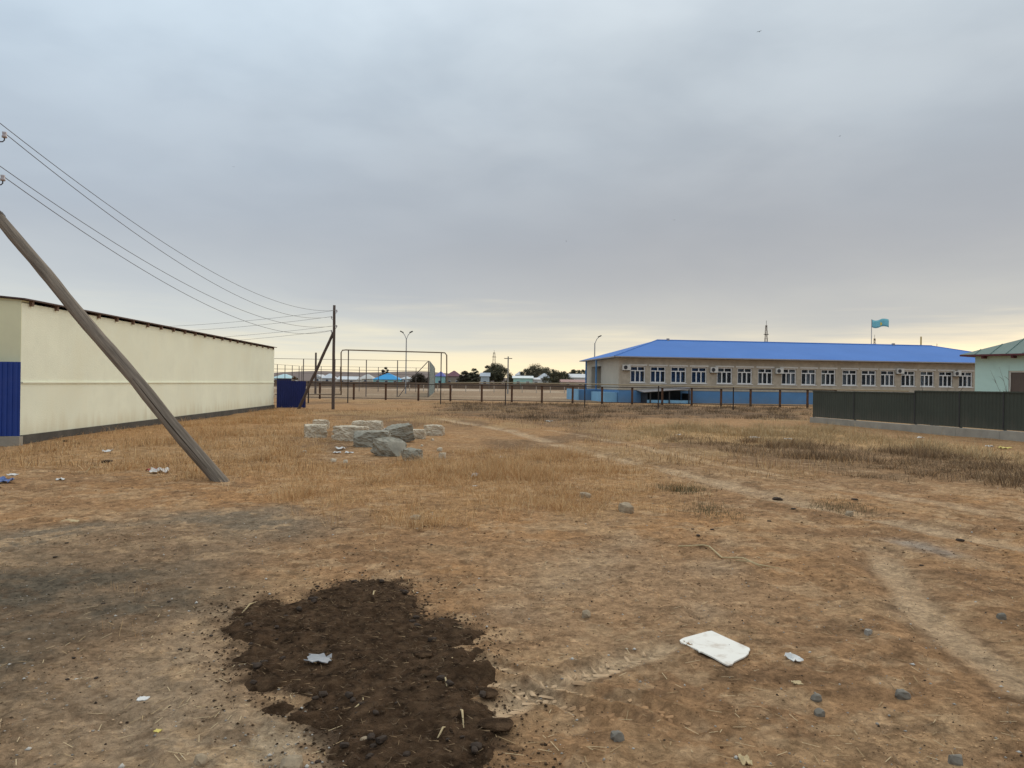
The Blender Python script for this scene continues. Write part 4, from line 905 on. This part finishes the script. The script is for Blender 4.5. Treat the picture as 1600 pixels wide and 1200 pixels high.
rk = [ # px, py, w px, h px, mat, label
 (648, 812, 18, 7, 'tanrock', 'flat pale stone at the front edge of the dry grass'),
 (915, 777, 18, 9, 'tanrock', 'pale stone lying in the right part of the dry grass'),
 (978, 800, 22, 14, 'tanrock', 'rough tan rock at the front right of the dry grass'),
 (1411, 1086, 20, 12, 'darkpeb', 'smooth grey pebble right of the foam board, largest in front'),
 (1280, 1115, 15, 12, 'darkpeb', 'angular grey pebble below the paper scrap'),
 (1275, 1091, 16, 9, 'darkpeb', 'flat grey pebble half sunk above the angular one'),
 (965, 1157, 20, 13, 'darkpeb', 'dark grey stone low in the picture right of the manure'),
 (916, 962, 13, 10, 'tanrock', 'small round tan stone on bare soil above the tyre marks'),
 (1357, 990, 11, 8, 'pebble', 'small tan pebble up right of the foam board'),
 (1565, 969, 12, 10, 'darkpeb', 'dark pebble near the right edge'),
 (1493, 1193, 20, 13, 'darkpeb', 'grey stone at the bottom edge right of the picture'),
 (568, 1158, 12, 11, 'tanrock', 'round whitish pebble on the lower manure patch'),
 (313, 1195, 20, 14, 'tanrock', 'pale pointed stone at the bottom left edge'),
 (455, 1195, 34, 14, 'tanrock', 'grey blue stone at the bottom edge left of the manure'),
 (1327, 801, 12, 7, 'tanrock', 'pale stone on the green weed tuft right of the track') ,
]
for i, (px, py, wp, hp, m, lab) in enumerate(rk):
    x, y = G(px, py); s = y/F; rock('loose_stone', (x, y), (wp*s*.95, wp*s*.8, hp*s*1.35), random.uniform(-.5, .5), 60+i, MT[m], lab, 'stone', None, .45, sub=4, sink=.38)
# dry sticks
def stick(pts, r, name, label, m='straw', group=None, lift=.012):
    P = []
    for k, p in enumerate(pts): x, y = G(*p); P.append((x, y, H(x, y)+lift+(.02 if k % 2 else 0)))
    MB().tube(P, [r]*(len(P)-1)+[r*.4], 6).build(name, MT[m], None, smooth=True, label=label, cat='stick', group=group)
stick([(1060, 856), (1078, 857.5), (1098, 856), (1108, 859), (1128, 870), (1160, 880), (1185, 887), (1218, 894)], .008, 'dry_stalk', 'long pale bent stalk lying on the soil up right of centre')
stick([(1150, 877), (1172, 884), (1190, 891)], .005, 'dry_stalk', 'short side shoot beside the long bent stalk')
stick([(378, 960), (390, 952), (402, 944)], .006, 'straw_stem', 'pale straight straw at the top left rim of the manure')
stick([(692, 1060), (696, 1072), (699, 1086)], .005, 'straw_stem', 'pale straw standing out on the right half of the manure')
stick([(713, 1110), (722, 1122), (725, 1145)], .006, 'straw_stem', 'curved pale straw at the lower right of the manure')
stick([(582, 940), (584, 932), (588, 925)], .006, 'straw_stem', 'short pale straw near the top of the manure')
stick([(545, 1112), (562, 1107), (568, 1102), (567, 1096)], .004, 'straw_stem', 'hooked thin straw at the centre bottom of the manure')
stick([(690, 1045), (706, 1041), (709, 1032)], .004, 'straw_stem', 'thin angled straw right of the middle dung cake')
stick([(683, 1157), (692, 1148), (700, 1140)], .005, 'straw_stem', 'dull straw low on the right of the manure')
stick([(135, 738), (142, 731), (155, 730)], .008, 'dry_stalk', 'pale curved stalk in the grass left of the torn carton')
stick([(160, 722), (168, 721), (176, 719)], .03, 'dark_stick', 'short black stick in the grass by the warehouse', 'dung')
# dung pellets
spots = [(1215, 777, 20), (1500, 846, 15), (1440, 885, 8), (1202, 814, 8), (1113, 826, 9), (1091, 837, 9), (1082, 826, 6), (1382, 857, 6), (1240, 796, 10), (1335, 779, 12), (161, 946, 9), (264, 940, 8), (345, 917, 8), (297, 917, 8), (210, 906, 7), (212, 875, 7), (86, 870, 8), (321, 850, 8), (104, 849, 7), (273, 864, 6), (207, 763, 5), (484, 792, 5), (520, 828, 5), (556, 859, 5), (674, 854, 6), (678, 825, 5), (663, 825, 6), (621, 884, 7), (540, 889, 6), (475, 890, 6), (748, 918, 8), (105, 1063, 9), (150, 1063, 9), (115, 1030, 8), (282, 1015, 8), (330, 989, 8), (365, 990, 10), (102, 690, 9), (690, 965, 14), (725, 992, 14)]
d0 = None
for i, (px, py, wp) in enumerate(spots):
    x, y = G(px, py); s = wp*y/F*.8
    if d0 is None or i % 4 == 0:
        o = rock('dung_clod', (x, y), (s*.9, s*.75, s*.28), random.uniform(0, 3), 90+i, MT['dung'], 'small dark dung clod scattered on the bare soil', 'clod', 'dark dung clods scattered on the soil', .1, sub=5); d0, s0 = o, s
    else:
        o = d0.copy(); col.objects.link(o); o.location = (x, y, H(x, y)); k = s/s0; o.scale = (k, k, k); o.rotation_euler.z = random.uniform(0, 6)

# ================================================================== GRAVEL, GRASS, WEEDS
def inview(x, y, mrg=1.15): return np.abs(x) < (y*800/F*mrg+.6)
def pebbles(n, fn, smin, smax, name, m, label, seed):
    rr = np.random.default_rng(seed); u = rr.random(n*6); y = 2.3*(13/2.3)**u; x = rr.uniform(-1, 1, n*6)*(y*.72+.4)
    k = rr.random(n*6) < fn(x, y); x, y = x[k][:n], y[k][:n]; n = len(x)
    z = height(x, y); s = smin*(smax/smin)**(rr.random(n)**2.2)
    base = np.array([(1, 0, 0), (0, 1, 0), (-1, 0, 0), (0, -1, 0), (0, 0, .7), (0, 0, -.5)]); T0 = np.array([(0,1,4),(1,2,4),(2,3,4),(3,0,4),(1,0,5),(2,1,5),(3,2,5),(0,3,5)])
    a = rr.uniform(0, 6.28, n); B_ = base[None]*(1+rr.normal(0, .25, (n, 6, 3))); c_, s_ = np.cos(a)[:, None], np.sin(a)[:, None]
    P = np.stack([B_[..., 0]*c_-B_[..., 1]*s_, B_[..., 0]*s_+B_[..., 1]*c_, B_[..., 2]], -1)*s[:, None, None]/2+np.stack([x, y, z+s*.08], -1)[:, None]
    T = T0[None]+(np.arange(n)*6)[:, None, None]; fastmesh(name, P.reshape(-1, 3), T.reshape(-1, 3), m, label=label, kind='stuff')
def f_peb(x, y):
    m = masks(x, y); return .25+.6*m['gv']+.3*m['gy']-.2*m['gm']
pebbles(3500, f_peb, .004, .020, 'gravel', MT['pebble'], 'tiny tan pebbles strewn over the soil', 1)
pebbles(700, lambda x, y: .1+.8*masks(x, y)['gv']+.2*masks(x, y)['gy'], .006, .030, 'gravel', cm((.50, .47, .42)), 'tiny whitish pebbles strewn over the soil', 2)
pebbles(2200, lambda x, y: .35+0*x, .004, .018, 'crumbs', MT['dung'], 'tiny dark crumbs strewn over the soil', 3)
def crumbs(name, x, y, s, m, colr, label, seed, zoff=.08):
    rr = np.random.default_rng(seed); n = len(x); z = height(x, y)
    base = np.array([(1, 0, 0), (0, 1, 0), (-1, 0, 0), (0, -1, 0), (0, 0, .6), (0, 0, -.5)]); T0 = np.array([(0,1,4),(1,2,4),(2,3,4),(3,0,4),(1,0,5),(2,1,5),(3,2,5),(0,3,5)])
    a = rr.uniform(0, 6.28, n); B_ = base[None]*(1+rr.normal(0, .3, (n, 6, 3))); c_, s_ = np.cos(a)[:, None], np.sin(a)[:, None]
    P = np.stack([B_[..., 0]*c_-B_[..., 1]*s_, B_[..., 0]*s_+B_[..., 1]*c_, B_[..., 2]], -1)*s[:, None, None]/2+np.stack([x, y, z+s*zoff], -1)[:, None]
    T = T0[None]+(np.arange(n)*6)[:, None, None]
    return fastmesh(name, P.reshape(-1, 3), T.reshape(-1, 3), m, None if colr is None else np.repeat(colr, 6, 0), label=label, kind='stuff')
rr = np.random.default_rng(90); n = 36000; y = 2.3*(14/2.3)**rr.random(n); x = rr.uniform(-1, 1, n)*(y*.73+.4)
k = fbm(x*1.5, y*1.5, 301, 4) + rr.normal(0, .1, n) > .47; x, y = x[k], y[k]; n = len(x); q = .004*(5.5**(rr.random(n)**2.0))*np.clip(y/5, .8, 1.6)
crumbs('soil_crumbs', x, y, q, MT['grass'], ground_colour(x, y)*rr.choice([.45, .7, 1.0, 1.3, 1.5], n)[:, None], 'loose crumbs of soil over the bare ground', 91)
# manure crumbs thinning out round the dark patch
n = 30000; Pm = np.array(MANURE); x = rr.uniform(Pm[:, 0].min()-.6, Pm[:, 0].max()+.6, n); y = rr.uniform(2.3, Pm[:, 1].max()+.6, n); d = poly_sd(x, y, MANURE)
k = rr.random(n) < np.where(d > 0, .35*np.exp(-d/.5), .9*np.exp(d/.10)); x, y, d = x[k], y[k], d[k]; n = len(x); q = .006*(4.**(rr.random(n)**1.6))
o = crumbs('manure_crumbs', x, y, q, MT['grass'], np.array([.058, .037, .022])[None]*rr.uniform(.6, 2.0, (n, 1)), 'loose manure crumbs round the rim of the dark patch', 92, .2)
me = o.data; zz = np.empty(len(me.vertices)*3, np.float32); me.vertices.foreach_get('co', zz); zz = zz.reshape(-1, 3); zz[:, 2] += np.repeat(.020*sstep(d, -.02, .1), 6); me.vertices.foreach_set('co', zz.ravel()); me.update()
# tyre prints: rows of slanted soil lugs
def tyre(P, half, pitch, label, seed):
    rr = np.random.default_rng(seed); X_, Y_, A_ = [], [], []
    for (ax, ay), (bx, by) in zip(P[:-1], P[1:]):
        l = math.hypot(bx-ax, by-ay); nn = int(l/pitch); dx, dy = (bx-ax)/l, (by-ay)/l
        for i in range(nn):
            for sd_ in (-1, 1):
                if rr.random() < .34: continue
                t = (i+.5*(sd_ > 0))*pitch; X_.append((ax+dx*t-dy*sd_*half*.55+rr.normal(0, .006), ay+dy*t+dx*sd_*half*.55+rr.normal(0, .006))); A_.append(math.atan2(dy, dx)+sd_*1.0+rr.normal(0, .12))
    V = []; T = []; xs = np.array([q[0] for q in X_]); ys = np.array([q[1] for q in X_]); zs = height(xs, ys)
    for (cx, cy), a, z in zip(X_, A_, zs):
        L2, W2, hh = half*.55*rr.uniform(.7, 1.1), pitch*.22, rr.uniform(.003, .008); c, s_ = math.cos(a), math.sin(a); b = len(V)
        for (u, v, w) in ((-1, -1, -.4), (1, -1, -.4), (1, 1, -.4), (-1, 1, -.4), (-.7, -.35, 1), (.7, -.35, 1), (.7, .35, 1), (-.7, .35, 1)):
            u2, v2 = u*L2*(1+rr.normal(0, .28)), v*W2*(1+rr.normal(0, .35)); V.append((cx+u2*c-v2*s_, cy+u2*s_+v2*c, z+w*hh*(1+rr.normal(0, .2))))
        T += [tuple(b+i for i in f) for f in ((0,1,5,4),(1,2,6,5),(2,3,7,6),(3,0,4,7),(4,5,6,7))]
    V = np.array(V); fastmesh('tyre_print', V, np.array(T), MT['grass'], ground_colour(V[:, 0], V[:, 1])*rr.uniform(.95, 1.2, (len(V), 1)), 4, label=label, kind='stuff')
tyre(TRACK3, .085, .055, 'pale tyre print left of the foam board', 1)
tyre(TRACK4, .045, .05, 'darker tyre print crossing below the pale one', 2)
tyre(TRACK4B, .045, .05, 'lower tyre print right of the manure patch', 3)
# flat straws and stems lying about
rr = np.random.default_rng(95); n = 2600; y = 2.5*(16/2.5)**rr.random(n); x = rr.uniform(-1, 1, n)*(y*.73+.3); a = rr.uniform(0, 6.28, n); l = rr.uniform(.015, .09, n); wq = .0010+.0002*y; z = height(x, y)+.006
P = np.empty((n, 4, 3)); sx2, sy2 = -np.sin(a)*wq, np.cos(a)*wq; ex, ey = x+np.cos(a)*l, y+np.sin(a)*l; z2 = height(ex, ey)+.007
P[:, 0] = np.c_[x+sx2, y+sy2, z]; P[:, 1] = np.c_[x-sx2, y-sy2, z]; P[:, 2] = np.c_[ex-sx2, ey-sy2, z2]; P[:, 3] = np.c_[ex+sx2, ey+sy2, z2]
fastmesh('straw_litter', P.reshape(-1, 3), np.arange(n*4).reshape(-1, 4), MT['grass'], np.repeat(np.array([(.55, .42, .25), (.40, .28, .15), (.22, .15, .09)])[rr.integers(0, 3, n)], 4, 0), 4, label='short dry straws lying flat on the soil', kind='stuff')
def blades(name, x, y, hgt, wid, cols, label, seed, lean=.55, kind='stuff', cx=None, cy=None, hf=None):
    """thin bent blades, two segments each"""
    rr = np.random.default_rng(seed); n = len(x); z = height(x, y)-.01; h = hgt*rr.uniform(.35, 1.2, n)*(.45+1.1*sstep(fbm(x*.8, y*.8, seed+71, 3), .3, .7)); a = rr.uniform(0, 6.28, n); ln = h*np.abs(rr.normal(0, lean, n))
    if cx is not None: a = np.arctan2(y-cy, x-cx)+rr.normal(0, .6, n); h = h*hf; ln = h*np.clip(rr.normal(.65, .35, n), .05, 1.2)
    b = rr.uniform(0, 3.14, n)
    wx_, wy_ = np.cos(b)*wid/2, np.sin(b)*wid/2; dx, dy = np.cos(a)*ln, np.sin(a)*ln; hz = np.sqrt(np.maximum(h*h-ln*ln*.6, h*h*.15))
    P = np.empty((n, 5, 3))
    P[:, 0] = np.c_[x-wx_, y-wy_, z]; P[:, 1] = np.c_[x+wx_, y+wy_, z]
    P[:, 2] = np.c_[x-wx_*.8+dx*.35, y-wy_*.8+dy*.35, z+hz*.6]; P[:, 3] = np.c_[x+wx_*.8+dx*.35, y+wy_*.8+dy*.35, z+hz*.6]; P[:, 4] = np.c_[x+dx, y+dy, z+hz]
    T = (np.array([(0,1,3),(0,3,2),(2,3,4)])[None]+(np.arange(n)*5)[:, None, None]).reshape(-1, 3)
    c = np.array(cols)[rr.integers(0, len(cols), n)]*rr.uniform(.7, 1.25, (n, 1)); C5 = np.repeat(c, 5, 0)
    fastmesh(name, P.reshape(-1, 3), T, MT['grass'], C5, label=label, kind=kind)
def scatter(poly, n, seed, tuft=.09, per=14, dens=None, key=None):
    rr = np.random.default_rng(seed); P = np.array(poly); nt_ = max(1, n//per)*4
    x = rr.uniform(P[:, 0].min()-1, P[:, 0].max()+1, nt_*3); y = rr.uniform(P[:, 1].min()-1, P[:, 1].max()+2, nt_*3)
    m = masks(x, y)[key]*(.15+.85*sstep(fbm(x*.9, y*.7, seed+5, 4), .44, .60)); k = (rr.random(len(x)) < m) & inview(x, y, 1.3); x, y = x[k], y[k]
    q = max(1, n//per); x, y = x[:q], y[:q]
    sz = .55+1.0*rr.random(len(x))**2.2; k = len(x)*per; cx, cy, hf = np.repeat(x, per), np.repeat(y, per), np.repeat(sz, per)
    return cx+rr.normal(0, tuft, k)*hf, cy+rr.normal(0, tuft, k)*hf, cx, cy, hf
ST = [(.56, .345, .165), (.63, .42, .215), (.45, .265, .12), (.50, .30, .14), (.66, .48, .27)]
PL = [(.46, .34, .19), (.50, .38, .22), (.40, .28, .15)]; DK = [(.22, .15, .09), (.28, .185, .105), (.15, .10, .062), (.20, .135, .08), (.44, .29, .155)]
x, y, cx, cy, hf = scatter(GRASS_MAIN, 66000, 11, .07, 26, key='gm'); blades('dry_grass', x, y, .15, .0040, ST, 'thin straw coloured dry grass in the middle of the lot', 1, cx=cx, cy=cy, hf=hf)
x, y, cx, cy, hf = scatter(GRASS_LEFT, 42000, 12, .09, 24, key='gl'); blades('dry_grass', x, y, .14, .006, ST, 'dry brown grass along the warehouse', 2, cx=cx, cy=cy, hf=hf)
x, y, cx, cy, hf = scatter(GRASS_PALE, 34000, 13, .11, 26, key='gp'); blades('dry_grass', x, y, .24, .007, PL, 'taller pale dry grass in front of the green fence', 3, .4, cx=cx, cy=cy, hf=hf)
x, y, cx, cy, hf = scatter(WEEDS, 26000, 14, .16, 40, key='wd'); blades('dark_weeds', x, y, .17, .008, DK, 'dark brown withered weeds beside the pale grass', 4, .8, cx=cx, cy=cy, hf=hf)
x, y, cx, cy, hf = scatter(SCRUB, 22000, 15, .25, 36, key='sc'); blades('dark_weeds', x, y, .22, .012, [(.14, .095, .062), (.11, .08, .055), (.20, .135, .075)], 'dark scrub in front of the low rusty fence', 5, .8, cx=cx, cy=cy, hf=hf)
rr = np.random.default_rng(44); n = 9000; y = 13+rr.random(n)*46; x = rr.uniform(-1, 1, n)*y*.75; k = (fbm(x*.3, y*.22, 151, 4, .55) > .5) & (x > -11.2) & ((x < 13) | (y > 34)); d_, _ = line_d(x, y, TRACK1); k &= d_ > .5
x, y = x[k], y[k]; x = np.repeat(x, 9)+rr.normal(0, .18, len(x)*9); y = np.repeat(y, 9)+rr.normal(0, .18, len(y)*9)
blades('dry_grass', x, y, .15, .008, ST+[(.22, .15, .085), (.18, .12, .07)], 'short sparse dry grass over the back field', 6)
rr = np.random.default_rng(45); n = 260; y = 4.5+rr.random(n)*8; x = rr.uniform(-1, 1, n)*y*.72; k = fbm(x*.8, y*.8, 161, 3) > .5; x, y = x[k], y[k]
x = np.repeat(x, 7)+rr.normal(0, .05, len(x)*7); y = np.repeat(y, 7)+rr.normal(0, .05, len(y)*7); blades('dry_grass', x, y, .06, .0022, ST, 'stray short straws on the bare soil', 7, .9)
for i, (px, py) in enumerate(((1062, 763), (1120, 800), (1320, 790))):
    cx, cy = G(px, py); rr = np.random.default_rng(60+i); n = 700; x = cx+rr.normal(0, .22, n); y = cy+rr.normal(0, .3, n)
    blades('weed_tuft', x, y, .09, .005, [(.085, .09, .045), (.12, .11, .06), (.17, .13, .07)], ('green brown weed tuft at the right edge of the dry grass', 'low green brown weed tuft on the soil below the pale track', 'sparse weed tuft beside the pale track on the right')[i], 8+i, .8)
# loose bits in the manure
rr = np.random.default_rng(71); n = 1800; P = np.array(MANURE); x = rr.uniform(P[:, 0].min(), P[:, 0].max(), n); y = rr.uniform(2.4, P[:, 1].max(), n); k = poly_sd(x, y, MANURE) > .03; x, y = x[k], y[k]
n = len(x); a = rr.uniform(0, 6.28, n); l = rr.uniform(.01, .06, n); z = height(x, y)+.03; P = np.empty((n, 4, 3)); w_ = .0011
P[:, 0] = np.c_[x-np.sin(a)*w_, y+np.cos(a)*w_, z]; P[:, 1] = np.c_[x+np.sin(a)*w_, y-np.cos(a)*w_, z+.004]; P[:, 2] = np.c_[x+np.cos(a)*l+np.sin(a)*w_, y+np.sin(a)*l-np.cos(a)*w_, z+.01]; P[:, 3] = np.c_[x+np.cos(a)*l-np.sin(a)*w_, y+np.sin(a)*l+np.cos(a)*w_, z+.012]
fastmesh('straw_bits', P.reshape(-1, 3), np.arange(n*4).reshape(-1, 4), MT['grass'], np.repeat(np.array([(.22, .15, .085), (.13, .09, .055), (.09, .06, .04), (.10, .07, .045)])[rr.integers(0, 3, n)], 4, 0), 4, label='fine straw bits mixed into the manure', kind='stuff')

# ================================================================== BIRDS
def bird(px, py, D, span, yaw, label):
    X_, zz = XA(px, py, D), ZA(px, py, D); mb = MB(); c, s = math.cos(yaw), math.sin(yaw)
    body = [(-.5, 0, 0, .01), (-.28, 0, .0, .06), (0, 0, 0, .085), (.22, 0, .01, .06), (.32, 0, .03, .05), (.42, 0, .02, .008)]
    vs = []; fs = []
    for bx, by, bz, r in body:
        for k in range(6): a = k*math.pi/3; vs.append((bx, math.cos(a)*r, bz+math.sin(a)*r))
    for i in range(5):
        for k in range(6): fs.append((i*6+k, i*6+(k+1) % 6, i*6+6+(k+1) % 6, i*6+6+k))
    fs += [tuple(range(5, -1, -1)), tuple(range(30, 36))]
    for sd_ in (-1, 1):
        b = len(vs)
        for yy, zz_, x0, x1 in ((.05, .03, -.16, .16), (.38, .22, -.10, .18), (.9, .10, -.16, -.06)):
            vs += [(x0, sd_*yy, zz_), (x1, sd_*yy, zz_), (x0, sd_*yy, zz_+.015), (x1, sd_*yy, zz_+.015)]
        for i in range(2):
            q = b+i*4; fs += [(q, q+1, q+5, q+4), (q+2, q+6, q+7, q+3), (q, q+4, q+6, q+2), (q+1, q+3, q+7, q+5)]
        fs += [(b, b+2, b+3, b+1), (b+8, b+9, b+11, b+10)]
    k = span/1.8; mb.add([(X_+(x*c-y*s)*k, D+(x*s+y*c)*k, zz+z*k) for x, y, z in vs], fs).build('bird', MT['bird'], None, label=label, cat='bird', group='birds in the sky')
bird(1186, 50, 60, .42, .9, 'largest dark bird high in the sky at upper right')
bird(1312, 213, 75, .30, .2, 'small bird in the sky above the flag')
bird(1053, 344, 80, .30, 1.2, 'small bird in the sky above the left half of the school')
bird(885, 377, 80, .28, .5, 'tiny bird in the sky right of the picture centre')
bird(365, 261, 75, .26, 2.2, 'tiny bird in the sky above the power wires')
